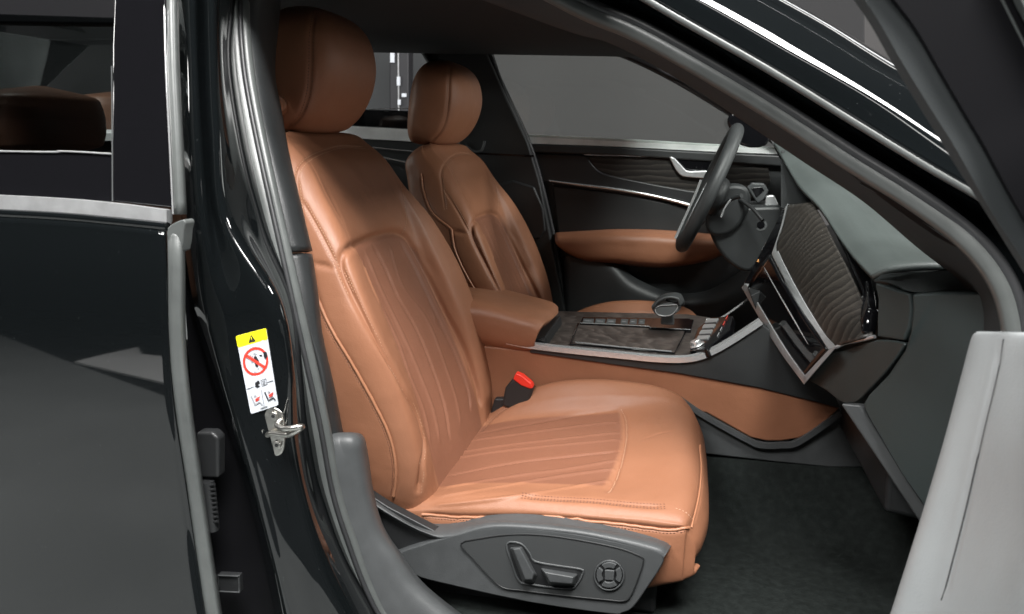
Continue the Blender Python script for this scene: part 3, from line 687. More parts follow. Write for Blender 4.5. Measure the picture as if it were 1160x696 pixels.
# centre screens (seen edge-on)
for (a, bq, c, d) in [((846, 322), (853, 316), (885, 245), (890, 233)), ]:
    plate('centre_display', [(843, 321, .13), (851, 322, .10), (878, 285, .04), (893, 238, .17), (888, 236, .22), (866, 278, .13)], (.02, .03, 0), 'gloss', dash, .002)
sweep('display_trim', [(864, 284, .14), (873, 268, .16), (886, 245, .22), (893, 232, .25)], circ(.003, 6), 'chrome', dash, 5)
sweep('display_trim', [(858, 297, .12), (866, 283, .14)], circ(.002, 6), 'orange', dash, 2)
sweep('display_trim', [(840, 327, .14), (851, 309, .14), (858, 295, .14)], circ(.0025, 6), 'gloss', dash, 4)
# instrument hood, column, vents on the driver's side
plate('instrument_hood', sm([(866, 146, .50), (878, 150, .50), (905, 165, .50), (912, 200, .48), (900, 222, .46), (886, 205, .46), (884, 182, .46)], True, 2), (.12, .12, .0), 'softblk', dash, .006)
plate('driver_lower_dash', oy(sm([(802, 246), (826, 236), (860, 234), (888, 236), (881, 260), (868, 284), (850, 308), (826, 298), (808, 274)], True, 4), .36), .2, 'softblk', dash, .01)
plate('vent_housing', oy([(846, 213), (852, 207), (866, 208), (871, 216), (866, 226), (858, 231)], .42), .02, 'plastic', dash, .004)
plate('vent_mouth', oy([(851, 213), (863, 212), (866, 216), (857, 224)], .418), .004, 'gloss', dash, .001)
plate('vent_housing', oy([(868, 222), (877, 221), (882, 232), (874, 240), (866, 236)], .40), .02, 'alu', dash, .004)
tube('ignition_socket', [P(862, 255, .36), P(862, 255, .40)], .016, 'plastic', dash, 2, k=16)
tube('ignition_bore', [P(862, 255, .358), P(862, 255, .37)], .010, 'gloss', dash, 2, k=16)
for k in range(7):
    tube('vent_rib', [P(897 - k * 1.3, 190 + k * 5.2, .455), P(901 - k * 1.3, 191 + k * 5.2, .455)], .0022, 'plastic', dash, 2, k=6)

# ------------------------------------------------------------------ steering wheel
sw = part('steering_wheel', 'black leather steering wheel with flattened bottom')
wc = Vector((.0, .37, .0)); wt = P(836, 145, .37); wb = P(766, 288, .37); wc = (wt + wb) / 2; uu_ = (wt - wb).normalized(); vv = Vector((0, 1, 0)); Rw = .178
nn_ = vv.cross(uu_)
rim = []
for i in range(48):
    a = 2 * math.pi * i / 48; s_ = math.sin(a); c_ = math.cos(a)
    rr = Rw if c_ > -.8 else Rw * (-.8 / c_) * 1.02
    rim.append(wc + uu_ * rr * c_ + vv * Rw * s_)
sweep('rim', rim, circ(.0180, 16, .0205), 'softblk', sw, 1, True, ref=tuple(nn_))
if (nn_.x > 0): nn_ = -nn_
hub = [wc + uu_ * (.055 * math.cos(a)) + vv * (.075 * math.sin(a)) + nn_ * .002 for a in np.arange(0, 6.28, .3)]
plate('hub', hub, -nn_ * .05, 'softblk', sw, .015)
for s_ in (-1, 1):
    plate('spoke', [wc + vv * s_ * .06 + uu_ * .028, wc + vv * s_ * .168 + uu_ * .02, wc + vv * s_ * .168 - uu_ * .022, wc + vv * s_ * .06 - uu_ * .04], -nn_ * .018, 'alu', sw, .004)
    plate('spoke_buttons', [wc + nn_ * .004 + vv * s_ * .075 + uu_ * .018, wc + nn_ * .004 + vv * s_ * .135 + uu_ * .014, wc + nn_ * .004 + vv * s_ * .135 - uu_ * .014, wc + nn_ * .004 + vv * s_ * .075 - uu_ * .022], -nn_ * .01, 'gloss', sw, .003)
plate('spoke', [wc + vv * -.03 - uu_ * .04, wc + vv * .03 - uu_ * .04, wc + vv * .025 - uu_ * .14, wc + vv * -.025 - uu_ * .14], -nn_ * .015, 'alu', sw, .004)
sweep('rim_trim', [wc + uu_ * .03 + vv * -.12 + nn_ * .012, wc - uu_ * .04 + vv * -.13 + nn_ * .014, wc - uu_ * .11 + vv * -.11 + nn_ * .012], circ(.005, 8), 'chrome', sw, 4)
sweep('rim_trim', [(794, 204, .24), (786, 224, .24), (775, 248, .24), (765, 270, .24)], [(-.003, -.009), (.003, -.009), (.003, .009), (-.003, .009)], 'chrome', sw, 4, ref=(1, 0, 0))
plate('column_shroud', oy(sm([(806, 222), (826, 210), (846, 213), (850, 232), (836, 258), (814, 268), (800, 258)], True, 4), .34), .08, 'softblk', sw, .01)
tube('stalk', [P(838, 226, .34), P(852, 236, .30), P(864, 250, .27)], .005, 'plastic_blk', sw, 4)
plate('wheel_emblem', [wc + nn_ * .006 + uu_ * (.020 * math.cos(a)) + vv * (.026 * math.sin(a)) for a in np.arange(0, 6.28, .3)], -nn_ * .004, 'chrome', sw, .001)
tube('stalk', [P(815, 236, .32), P(828, 226, .28), P(840, 222, .25)], .006, 'softblk', sw, 4)
sweep('shift_paddle', [(828, 226, .26), (821, 236, .26), (817, 246, .26)], circ(.0025, 6), 'chrome', sw, 4)
for s_ in (0,):
    plate('instrument_binnacle', sm([(824, 140, .42), (828, 130, .42), (838, 123, .42), (848, 124, .42), (862, 136, .42), (870, 148, .42), (868, 165, .42), (840, 165, .42)], True, 3), .2, 'gloss', dash, .01)

# ------------------------------------------------------------------ driver's door (far side)
dd = part('driver_door', 'closed driver door seen across the cabin with tan armrest')
plate('door_panel', oy([(596, 160), (900, 176), (905, 420), (642, 420), (640, 350), (625, 270), (610, 200)], .76), .03, 'softblk', dd, .004)
st = Surf([[(594, 152, .70), (700, 157, .70), (800, 163, .70), (900, 168, .70)], [(596, 158, .72), (700, 163, .72), (800, 169, .72), (900, 174, .72)],
           [(597, 163, .735), (700, 169, .735), (800, 175, .735), (900, 180, .735)]], 4, 6)
plate('door_top', oy([(593, 152), (700, 157), (800, 163), (900, 168), (900, 176), (800, 172), (700, 166.5), (598, 163)], .745), .06, 'sill', dd, .002)  # black leather roll; its reflected light is in the pale colour
plate('top_roll', oy([(598, 163), (700, 167), (800, 172.5), (900, 177), (900, 190), (800, 183), (700, 176), (601, 173)], .738), .03, 'softblk', dd, .005)
plate('upper_panel', oy(sm([(601, 174), (660, 176), (668, 183), (682, 196), (720, 205), (780, 216), (830, 222), (830, 236), (780, 232), (720, 222), (650, 212), (610, 205)], False, 3), .745), .02, 'plastic_blk', dd, .004)
plate('wood_inlay', oy(sm([(661, 177), (720, 178), (800, 182), (870, 186), (860, 225), (800, 221), (740, 211), (700, 202), (680, 194), (668, 184)], False, 2), .750), .01, 'wood_d', dd, .002)
sweep('chrome_strip', oy([(662, 175.5), (720, 177), (800, 180), (870, 184)], .742), circ(.0024, 6), 'chrome', dd, 6)
sweep('chrome_strip', oy([(622, 205), (660, 210), (700, 215), (740, 222), (776, 231), (800, 240)], .738), circ(.0045, 8), 'chrome', dd, 6, scale=[.5, 1, 1, 1.5])
plate('door_handle', oy(sm([(758, 178), (764, 179), (776, 192), (783, 194), (808, 194), (808, 202), (780, 201), (770, 198), (763, 188)], False, 2), .735), .012, 'alu', dd, .003)
plate('handle_recess', oy([(766, 180), (812, 182), (812, 194), (783, 193), (776, 191)], .744), .01, 'gloss', dd, .002)
plate('insert_panel', oy([(626, 210), (700, 219), (780, 235), (800, 250), (780, 264), (700, 263), (632, 266)], .750), .02, 'softblk', dd, .005)
da = Surf([[(628, 267, .75), (660, 265, .75), (700, 263, .75), (750, 264, .75), (800, 268, .75), (835, 270, .75)],
           [(629, 271, .70), (660, 270, .69), (700, 268, .68), (750, 270, .68), (800, 273, .68), (836, 273, .70)],
           [(632, 277, .69), (660, 279, .68), (700, 279, .67), (750, 281, .67), (800, 281, .67), (830, 278, .69)],
           [(645, 285, .70), (665, 291, .69), (700, 293, .68), (750, 297, .68), (795, 292, .68), (820, 284, .70)],
           [(650, 287, .74), (668, 293, .74), (700, 296, .74), (750, 300, .74), (795, 294, .74), (820, 285, .74)]], 6, 6)
da.build('armrest_pad', 'tan', dd, solid=.01)
for k in range(4):
    x0 = 726 + 9 * k
    plate('window_switch', [(x0, 268.5, .69), (x0 + 6, 268.7, .69), (x0 + 6, 271.5, .68), (x0, 271.3, .68)], (0, .01, .004), 'plastic_blk', dd, .001)
lp = Surf([[(640, 289, .735), (690, 296, .73), (720, 318, .72), (760, 334, .71), (800, 332, .71), (835, 312, .71), (862, 290, .72)],
           [(640, 293, .72), (685, 300, .71), (715, 325, .69), (760, 341, .68), (805, 340, .68), (842, 320, .69), (868, 298, .70)],
           [(640, 318, .725), (680, 322, .71), (712, 340, .69), (760, 352, .68), (808, 350, .68), (850, 335, .69), (880, 315, .70)],
           [(642, 380, .74), (680, 380, .72), (712, 380, .70), (760, 385, .69), (808, 385, .69), (850, 375, .70), (890, 360, .71)]], 6, 6)
lp.build('door_pocket', 'softblk', dd, solid=.01)
sweep('door_seal', oy([(547, 36), (552, 60), (575, 110), (598, 160), (612, 205), (628, 275), (640, 350), (644, 400)], .735), circ(.009, 8), 'rubber_d', dd, 6)
plate('window_pane', oy([(548, 25), (700, 45), (900, 150), (900, 170), (594, 155), (570, 105)], .73), .004, 'glass', dd, 0)
tube('window_frame', oy([(594, 158), (576, 118), (560, 75), (553, 48), (560, 38), (585, 35), (640, 42), (700, 60), (760, 88), (830, 130), (900, 175)], .72), .010, 'plastic_blk', dd, 6)

# ------------------------------------------------------------------ body shell
shell = part('body_shell', 'black painted body shell with door openings and headliner')
plate('centre_pillar', oy([(462, 20), (550, 20), (551, 60), (574, 112), (597, 160), (611, 205), (640, 350), (645, 430), (520, 430), (520, 160), (500, 100), (478, 60)], .70), .05, 'softblk', shell, .006)
plate('pillar_seam', oy([(520, 172), (605, 176), (605, 178), (520, 174)], .698), .003, 'gloss', shell, .0005)
plate('pillar_trim', oy(sm([(560, 210), (605, 212), (618, 262), (600, 272), (575, 262)], True, 2), .69), .02, 'plastic_blk', shell, .006)
tube('coat_hook', [(528, 166, .69), (538, 172, .685), (546, 170, .68), (549, 160, .68)], .004, 'plastic', shell, 5)
plate('roof_rail_far', oy([(200, -80), (980, -80), (980, 215), (900, 172), (830, 130), (770, 92), (700, 62), (640, 44), (585, 36), (562, 38), (552, 46), (548, 30), (470, 26), (458, 33), (415, 32), (380, 30), (200, 30)], .70), .04, 'fabric', shell, .006)
bpy.data.objects['roof_rail_far'].name = 'roof_rail'
sweep('window_surround', oy([(380, 30), (415, 30), (452, 32), (468, 42), (482, 62), (491, 78), (505, 110), (520, 150)], .69), circ(.010, 8), 'plastic_blk', shell, 6)
plate('headliner', [Vector((-1.25, -.56, 1.36)), Vector((-.35, -.56, 1.365)), Vector((-.08, -.54, 1.335)), Vector((-.08, .62, 1.335)), Vector((-.35, .66, 1.37)), Vector((-1.25, .66, 1.36))], (0, 0, .02), 'fabric', shell, 0)
plate('added_roof_glass', [Vector((-2.2, -.60, 1.39)), Vector((-1.25, -.60, 1.39)), Vector((-1.25, .70, 1.39)), Vector((-2.2, .70, 1.39))], (0, 0, .006), 'glass', shell, 0)  # added glazed opening, unseen, lets overhead light onto the rear bench
plate('roof_panel', [Vector((-1.25, -.60, 1.40)), Vector((-.35, -.60, 1.40)), Vector((-.08, -.57, 1.365)), Vector((-.08, .66, 1.365)), Vector((-.35, .70, 1.40)), Vector((-1.25, .70, 1.40))], (0, 0, .012), 'paint', shell, 0)
plate('side_roof_rail', [Vector((-2.3, -.58, 1.335)), Vector((-2.3, -.72, 1.335)), Vector((-2.3, -.68, 1.42)), Vector((-2.3, -.58, 1.42))], (2.15, 0, 0), 'paint', shell, 0)
plate('grab_handle', oy(sm([(578, 13), (596, 16), (598, 20), (620, 20), (650, 27), (655, 31), (625, 26), (598, 25), (592, 23), (580, 20)], True, 2), .60), .03, 'plastic', shell, .003)
# near A pillar and roof rail: painted outer, gutter, inner trim
st_x = [(400, 0), (560, 1), (640, 2)]
seal = [(500, -75, -.59), (650, 6, -.61), (720, 36, -.625), (800, 80, -.65), (880, 128, -.67), (960, 180, -.70), (1040, 230, -.735), (1095, 272, -.76), (1130, 315, -.775), (1146, 360, -.785), (1150, 420, -.79), (1150, 560, -.79)]
ap = part('windscreen_pillar', 'black front pillar curving down to the dashboard end')
def off(pts, dx, dy, dY): return [(p[0] + dx, p[1] + dy, p[2] + dY) for p in pts]
sweep('door_seal', seal, circ(.0135, 12), 'rubber', ap, 8)
sweep('door_seal', [(p[0] + 5, p[1] - 9, p[2] - .008) if i < 7 else (p[0] + 12, p[1] - 4, p[2] - .008) for i, p in enumerate(seal)], circ(.007, 8), 'rubber_d', ap, 8)
inner = [(430, -50, -.50), (640, 28, -.50), (700, 46, -.52), (780, 88, -.54), (850, 134, -.56), (920, 181, -.58), (985, 224, -.60), (1045, 275, -.61), (1090, 312, -.62), (1108, 345, -.64), (1112, 400, -.66), (1112, 560, -.68)]
midp = [((a[0] + b[0]) / 2, (a[1] + b[1]) / 2 - 3, (a[2] + b[2]) / 2 - .022) for a, b in zip(inner, seal)]
itr = Surf([[(p[0] - 8, p[1] + 4, p[2] + .08) for p in inner], inner, midp, [(p[0], p[1] + 3, p[2] + .005) for p in seal]], 5, 6)
itr.build('inner_trim', 'trim', ap, solid=.006)
def ion(x, y, l=.010):
    h = itr.on(x, y)
    return (h if h is not None else P(x, y, -.70)) + (CAM - (h if h is not None else P(x, y, -.70))).normalized() * l
plate('side_vent', [ion(*q) for q in [(958, 193), (972, 194), (1008, 213), (1044, 237), (1078, 262), (1099, 283), (1092, 285), (1060, 268), (1020, 240), (985, 214)]], (.0, .006, 0), 'matteblk', dash, .0005)
for k in range(3):
    o_ = k * 4.5
    sweep('vent_slat', [ion(974, 199 + o_, .013), ion(1008, 218 + o_, .013), ion(1044, 241 + o_, .013), ion(1080, 268 + o_ * .8, .013)], circ(.0011, 6), 'plastic', dash, 5)
sweep('vent_rim', [ion(*q, .011) for q in [(955, 191), (974, 192), (1012, 211), (1048, 236), (1082, 262), (1102, 286)]], circ(.0012, 6), 'plastic', dash, 5)
sec = [(600, -62, -.66), (700, -18, -.67), (780, 27, -.69), (870, 78, -.71), (960, 133, -.735), (1050, 188, -.77), (1130, 236, -.80), (1185, 290, -.82), (1200, 360, -.83)]
sweep('outer_seal', sec, circ(.0055, 10), 'rubber', ap, 8)
sl = [(620, -8, -.615), (700, 25, -.63), (780, 66, -.655), (870, 120, -.68), (960, 176, -.71), (1050, 230, -.745), (1110, 275, -.77), (1140, 320, -.785), (1155, 370, -.79)]
Surf([off(sl, 0, 3, .02), off(sl, 6, -14, .02), [(p[0], p[1] - 3 + 12, p[2] + .035) for p in sec], [(p[0], p[1], p[2] + .012) for p in sec]], 5, 6).build('shut_channel', 'paint', ap, solid=.004)
o1 = [(600, -66, -.665), (700, -22, -.675), (780, 22, -.695), (870, 73, -.715), (960, 128, -.74), (1050, 183, -.775), (1130, 231, -.805), (1190, 285, -.825)]
o2 = [(640, -90, -.665), (720, -45, -.675), (800, -4, -.69), (890, 48, -.71), (980, 100, -.735), (1060, 148, -.76), (1140, 200, -.79), (1200, 245, -.81)]
o3 = [(700, -110, -.62), (780, -60, -.63), (860, -14, -.65), (935, 28, -.67), (1010, 74, -.695), (1080, 112, -.72), (1160, 160, -.75), (1220, 200, -.77)]
o4 = [(715, -108, -.55), (790, -64, -.56), (865, -16, -.58), (942, 27, -.60), (1018, 73, -.625), (1090, 114, -.65), (1170, 162, -.68), (1230, 205, -.70)]
ps = Surf([o1, o2, o3, o4], 8, 8); ps.build('painted_pillar', 'paint', ap, solid=.004)
sweep('screen_trim', [(p[0], p[1] - 1, p[2] - .02) for p in o3], circ(.0010, 6), 'alu', ap, 8)

# B pillar near
bp = part('centre_pillar', 'glossy black door pillar with striker beside the passenger seat')
BP = [(-30, [(197, -.78), (203, -.80), (216, -.825), (228, -.80), (240, -.815), (252, -.75), (266, -.665)]),
      (60, [(199, -.80), (205, -.815), (218, -.84), (229, -.815), (242, -.83), (254, -.76), (264, -.69)]),
      (150, [(202, -.83), (208, -.845), (221, -.865), (233, -.84), (246, -.85), (262, -.79), (278, -.72)]),
      (250, [(208, -.85), (215, -.87), (228, -.885), (242, -.865), (257, -.87), (280, -.81), (303, -.755)]),
      (340, [(220, -.86), (230, -.885), (243, -.89), (262, -.888), (309, -.884), (319, -.84), (329, -.78)]),
      (420, [(240, -.86), (250, -.888), (262, -.891), (285, -.889), (326, -.885), (334, -.84), (343, -.795)]),
      (490, [(262, -.86), (270, -.89), (283, -.893), (305, -.889), (330, -.88), (343, -.84), (354, -.805)]),
      (560, [(282, -.86), (290, -.89), (303, -.893), (325, -.889), (344, -.88), (356, -.84), (368, -.805)]),
      (640, [(302, -.86), (311, -.895), (325, -.897), (350, -.892), (370, -.88), (384, -.85), (396, -.805)]),
      (720, [(318, -.86), (328, -.895), (348, -.897), (375, -.892), (408, -.88), (424, -.85), (436, -.805)])]
bs = Surf([[(x, y, Y) for x, Y in r] for y, r in BP], 14, 10)
bs.build('painted_pillar', 'paint', bp, solid=.003)
# door opening seals on the B pillar, running into the sill
s1 = [(262, -40, -.650), (264, 0, -.66), (265, 40, -.67), (270, 90, -.69), (281, 150, -.715), (296, 220, -.745), (314, 300, -.77), (334, 390, -.79), (354, 480, -.80), (369, 560, -.80), (388, 620, -.80), (408, 672, -.80), (430, 708, -.80), (480, 745, -.80), (600, 780, -.80)]
sweep('door_seal', s1, [(.014 * math.cos(a) , .010 * math.sin(a)) for a in np.arange(0, 6.28, .5)], 'rubber', bp, 8, ref=(1, 0, 0))
sweep('door_seal', [(p[0] + 13, p[1] - 2, p[2] + .006) for p in s1], circ(.0085, 10), 'rubber', bp, 8)
sweep('door_seal', [(p[0] + 8, p[1] - 1, p[2] - .004) for p in s1], circ(.004, 8), 'rubber_d', bp, 8)
# upper inner trim
Surf([[(x, y, Y) for x, Y in r] for y, r in [(-40, [(276, -.65), (290, -.63), (304, -.59), (315, -.52)]), (20, [(278, -.655), (286, -.64), (296, -.60), (310, -.53)]), (80, [(283, -.67), (290, -.66), (298, -.62), (305, -.55)]),
      (130, [(290, -.69), (298, -.68), (307, -.64), (313, -.57)]), (180, [(300, -.71), (310, -.70), (318, -.66), (322, -.60)]), (235, [(312, -.735), (324, -.725), (333, -.69), (335, -.63)]), (286, [(324, -.75), (337, -.74), (346, -.71), (347, -.66)])]], 8, 6).build('upper_trim', 'softblk', bp, solid=.01)
Surf([[(x, y, Y) for x, Y in r] for y, r in [(289, [(324, -.745), (338, -.735), (346, -.705), (346, -.65)]), (335, [(336, -.76), (347, -.75), (353, -.72), (353, -.66)]), (380, [(348, -.77), (354, -.76), (358, -.735), (358, -.67)]),
      (440, [(362, -.78), (366, -.77), (371, -.75), (372, -.69)]), (510, [(364, -.785), (374, -.775), (383, -.755), (386, -.70)]), (570, [(376, -.785), (386, -.775), (398, -.755), (403, -.70)])]], 8, 6).build('mid_trim', 'softblk', bp, solid=.01)
lt = Surf([[(x, y, Y) for x, Y in r] for y, r in [(497, [(370, -.765), (380, -.76), (394, -.745), (400, -.71), (402, -.66)]), (500, [(371, -.785), (383, -.775), (401, -.765), (406, -.72), (407, -.66)]), (520, [(375, -.79), (388, -.78), (405, -.765), (410, -.725), (411, -.66)]),
      (560, [(382, -.79), (396, -.78), (412, -.765), (416, -.725), (417, -.66)]), (600, [(393, -.79), (409, -.78), (424, -.765), (428, -.725), (429, -.66)]), (632, [(404, -.79), (424, -.78), (444, -.765), (448, -.725), (450, -.66)]),
      (665, [(418, -.79), (441, -.78), (466, -.765), (472, -.72), (475, -.66)]), (696, [(434, -.79), (464, -.78), (500, -.765), (508, -.72), (512, -.66)]), (730, [(462, -.79), (500, -.78), (545, -.765), (555, -.72), (560, -.66)])]], 8, 8)
lt.build('sill_trim', 'plastic', bp, solid=.01)

# striker
sk = bp
c0 = bs.on(312, 490) or P(312, 490, -.88)
YK = c0.y - .004
plate('striker_plate', oy(sm([(303, 462), (315, 464), (321, 475), (322, 500), (319, 514), (310, 517), (302, 508), (297, 490), (297, 475)], True, 3), YK), .006, 'steel', sk, .002)
for q in [(309, 472), (313, 505)]:
    plate('striker_screw', [P(q[0], q[1], YK - .003) + Vector((.0062 * math.cos(a), 0, .0062 * math.sin(a))) for a in np.arange(0, 6.28, .4)], .004, 'steel', sk, .001)
    plate('screw_socket', [P(q[0], q[1], YK - .0035) + Vector((.0028 * math.cos(a), 0, .0028 * math.sin(a))) for a in np.arange(0, 6.28, 1.05)], .002, 'plastic_blk', sk, 0)
tube('striker_loop', [(303, 493, YK - .002), (309, 491, YK - .006), (325, 493, YK - .012), (333, 490, YK - .018), (342, 484, YK - .02), (337, 484, YK - .028), (322, 486, YK - .028), (314, 482, YK - .012), (318, 476, YK - .004)], .0040, 'steel', sk, 6)
plate('striker_spring', oy([(284, 489), (298, 487), (298, 492), (286, 492)], YK - .002), .003, 'steel', sk, .001)

# warning sticker on the pillar
q0, q1, q2, q3 = [bs.on(*q) or P(*q, -.89) for q in [(269, 380), (303, 371), (317, 458), (286, 468)]]
ctr = (q0 + q1 + q2 + q3) / 4; U = ((q1 - q0) + (q2 - q3)).normalized(); Vd = ((q3 - q0) + (q2 - q1)); Vd = (Vd - U * Vd.dot(U)).normalized()
Wn = ((q1 - q0).length + (q2 - q3).length) / 2; Hn = ((q3 - q0).length + (q2 - q1).length) / 2
nrm = U.cross(Vd); nrm = nrm if nrm.dot(CAM - ctr) > 0 else -nrm
def SK(u, v, lift=0): return (q0 * (1 - u) + q1 * u) * (1 - v) + (q3 * (1 - u) + q2 * u) * v + nrm * (.0045 + lift)      # u,v in 0..1
lbl = part('warning_label', 'white airbag warning sticker with yellow header and red prohibition sign')
def rr_(u0, v0, u1, v1, r=.03, a=1):
    o = []
    asp = Wn / Hn
    for cu, cv, t0 in ((u1 - r, v0 + r * asp, -90), (u1 - r, v1 - r * asp, 0), (u0 + r, v1 - r * asp, 90), (u0 + r, v0 + r * asp, 180)):
        for t in (0, 30, 60, 90): a_ = math.radians(t0 + t); o.append((cu + r * math.cos(a_), cv + r * asp * math.sin(a_)))
    return o
def decal(name, uv, m, lift): return plate(name, [SK(u, v, lift) for u, v in uv], -nrm * .0008, m, lbl, 0)
decal('sticker', rr_(0, 0, 1, 1, .06), 'white', 0)
decal('yellow_header', rr_(.0, .0, 1, .145, .05), 'yellow', .0004)
decal('hazard_triangle', [(.5, .03), (.62, .125), (.38, .125)], 'print_blk', .0008)
decal('hazard_mark', [(.485, .058), (.515, .058), (.508, .098), (.492, .098)], 'yellow', .0012)
asp = Wn / Hn
cu, cv, rr0 = .5, .37, .43
decal('white_disc', [(cu + rr0 * math.cos(a), cv + rr0 * asp * math.sin(a)) for a in np.arange(0, 6.28, .15)], M['white'], .0004)
sweep('prohibition_ring', [SK(cu + rr0 * .92 * math.cos(a), cv + rr0 * .92 * asp * math.sin(a), .0008) for a in np.arange(0, 6.28, .12)], circ(.0019, 6, .0009), 'print_red', lbl, 1, True, ref=tuple(nrm.cross(U)))
bpy.data.objects.remove([o for o in lbl.children if o.name.startswith('prohibition_ring')][0])
ringV, ringF = [], []
NR = 48
for i in range(NR):
    a = 2 * math.pi * i / NR
    for r_ in (rr0, rr0 * .82): ringV.append(SK(cu + r_ * math.cos(a), cv + r_ * asp * math.sin(a), .0010))
for i in range(NR): j = (i + 1) % NR; ringF.append((2 * i, 2 * i + 1, 2 * j + 1, 2 * j))
link('prohibition_ring', mesh_of('ring', ringV, ringF), 'print_red', lbl, False)
def stroke(name, u0, v0, u1, v1, w, m, lift=.0012):
    d = Vector(((u1 - u0) * Wn, (v1 - v0) * Hn)); d.normalize(); n2 = Vector((-d.y, d.x)) * w
    decal(name, [(u0 + n2.x / Wn, v0 + n2.y / Hn), (u1 + n2.x / Wn, v1 + n2.y / Hn), (u1 - n2.x / Wn, v1 - n2.y / Hn), (u0 - n2.x / Wn, v0 - n2.y / Hn)], m, lift)
stroke('prohibition_bar', .5 - .36 * .72, .37 - .36 * asp * .68, .5 + .36 * .72, .37 + .36 * asp * .68, .0018, 'print_red', .0016)
# pictogram: child seat, figure, deploying bag
blob = lambda cu, cv, ru, k=9, j=.35: [(cu + ru * (1 + random.uniform(-j, j)) * math.cos(2 * math.pi * i / k), cv + ru * asp * (1 + random.uniform(-j, j)) * math.sin(2 * math.pi * i / k)) for i in range(k)]
decal('pictogram', [(.47, .31), (.53, .30), (.58, .34), (.62, .38), (.56, .40), (.55, .45), (.48, .44), (.46, .38)], 'print_blk', .0012)
decal('pictogram', [(.80, .28), (.90, .29), (.92, .35), (.86, .38), (.80, .35)], 'print_blk', .0012)
decal('pictogram', [(.66, .305), (.74, .31), (.75, .33), (.67, .325)], 'print_blk', .0012)
for q in ((.36, .28), (.41, .30), (.50, .27), (.55, .28), (.42, .50), (.47, .51), (.55, .47), (.38, .37)):
    decal('pictogram', blob(*q, .022), 'print_grey', .0012)
stroke('divider_line', .04, .675, .30, .672, .0003, 'print_grey'); stroke('divider_line', .72, .668, .96, .664, .0003, 'print_grey'); stroke('divider_line', .52, .74, .52, .95, .0003, 'print_grey')
decal('pictogram', [(.36, .63), (.48, .61), (.52, .65), (.44, .67), (.50, .69), (.40, .705), (.34, .68)], 'print_blk', .0012)
for (a_, b_, c_, d_) in [(.56, .62, .74, .615), (.74, .615, .75, .69), (.75, .69, .57, .695), (.57, .695, .56, .62), (.60, .64, .70, .638), (.60, .66, .70, .658), (.60, .68, .68, .678)]: stroke('pictogram', a_, b_, c_, d_, .00035, 'print_grey')
for ox, mc in ((.14, 'print_grey'), (.62, 'print_blk')):
    stroke('pictogram', ox, .78, ox + .08, .90, .0008, mc); stroke('pictogram', ox + .08, .90, ox + .26, .885, .0008, mc); stroke('pictogram', ox + .26, .885, ox + .32, .93, .0006, mc)
    stroke('pictogram', ox + .12, .84, ox + .28, .82, .0009, 'print_red'); decal('pictogram', blob(ox + .14, .795, .035), 'print_grey', .0012); stroke('pictogram', ox + .12, .86, ox + .26, .85, .0006, 'print_red')
stroke('pictogram', .38, .965, .62, .962, .0006, 'print_grey')

# ------------------------------------------------------------------ rear door (closed) near side
rd = part('rear_door', 'closed black rear door left of the open doorway')
def EXT(y, Y, d=.75): return P(-60, y, Y) + Vector((-d, 0, 0))
skin = Surf([[EXT(243, -.925), EXT(243, -.925, .28), EXT(243, -.925, .08), (-60, 243, -.925), (60, 249, -.925), (130, 255, -.925), (188, 262, -.925)],
             [EXT(300, -.938), EXT(300, -.938, .28), EXT(300, -.938, .08), (-60, 300, -.938), (60, 306, -.938), (130, 310, -.938), (190, 314, -.938)],
             [EXT(380, -.945), EXT(380, -.945, .28), EXT(380, -.945, .08), (-60, 380, -.945), (60, 382, -.945), (130, 384, -.945), (192, 386, -.945)],
             [EXT(460, -.944), EXT(460, -.944, .28), EXT(460, -.944, .08), (-60, 460, -.944), (60, 460, -.944), (130, 460, -.944), (198, 460, -.944)],
             [EXT(540, -.935), EXT(540, -.935, .28), EXT(540, -.935, .08), (-60, 540, -.935), (60, 540, -.935), (130, 540, -.935), (210, 540, -.935)],
             [EXT(620, -.930), EXT(620, -.930, .28), EXT(620, -.930, .08), (-60, 620, -.930), (60, 620, -.930), (130, 620, -.930), (222, 620, -.930)],
             [EXT(760, -.945), EXT(760, -.945, .28), EXT(760, -.945, .08), (-60, 760, -.945), (60, 760, -.945), (130, 760, -.945), (243, 760, -.945)]], 8, 8)
skin.build('door_skin', 'paint', rd, solid=.003)
sweep('chrome_strip', [EXT(226, -.918), EXT(226, -.918, .28), EXT(226, -.918, .08), (-60, 226, -.918), (60, 232, -.918), (130, 238, -.918), (192, 246, -.918)], [(-.0095, -.003), (-.006, -.006), (.006, -.006), (.0095, -.003), (.0095, .006), (-.0095, .006)], 'alu', rd, 6, ref=(0, 0, 1))
sweep('waist_shoulder', [EXT(239, -.924), EXT(239, -.924, .28), EXT(239, -.924, .08), (-60, 239, -.924), (60, 245, -.924), (130, 251, -.924), (190, 257, -.924)], circ(.006, 8), 'paint', rd, 6)
plate('applique', [(127, 52, -.865), (129, 0, -.85), (130, -40, -.84), (186, -40, -.84), (187, 0, -.85), (190, 100, -.88), (195, 236, -.915), (127, 229, -.913)], .02, 'gloss', rd, .003)
plate('lower_glass_band', [EXT(175, -.897), (0, 172, -.897), (70, 172, -.897), (126, 175, -.897), (126, 229, -.912), EXT(219, -.912)], .006, 'gloss', rd, .001)
sweep('glass_edge', [EXT(173.5, -.899), (0, 171.5, -.899), (70, 171.5, -.899), (126, 174.5, -.899)], circ(.0012, 6), 'alu', rd, 5)
sweep('glass_edge', [(126.5, 75, -.872), (127, 130, -.884), (127.5, 228, -.914)], circ(.0009, 6), 'plastic', rd, 5)
plate('window_pane', [EXT(-10, -.85), (127, 20, -.855), (127, 176, -.897), EXT(176, -.897)], .004, 'glass_t', rd, 0)
plate('window_header', [EXT(-60, -.835), (130, -60, -.835), (130, 28, -.852), EXT(12, -.852)], .03, 'matteblk', rd, .003)
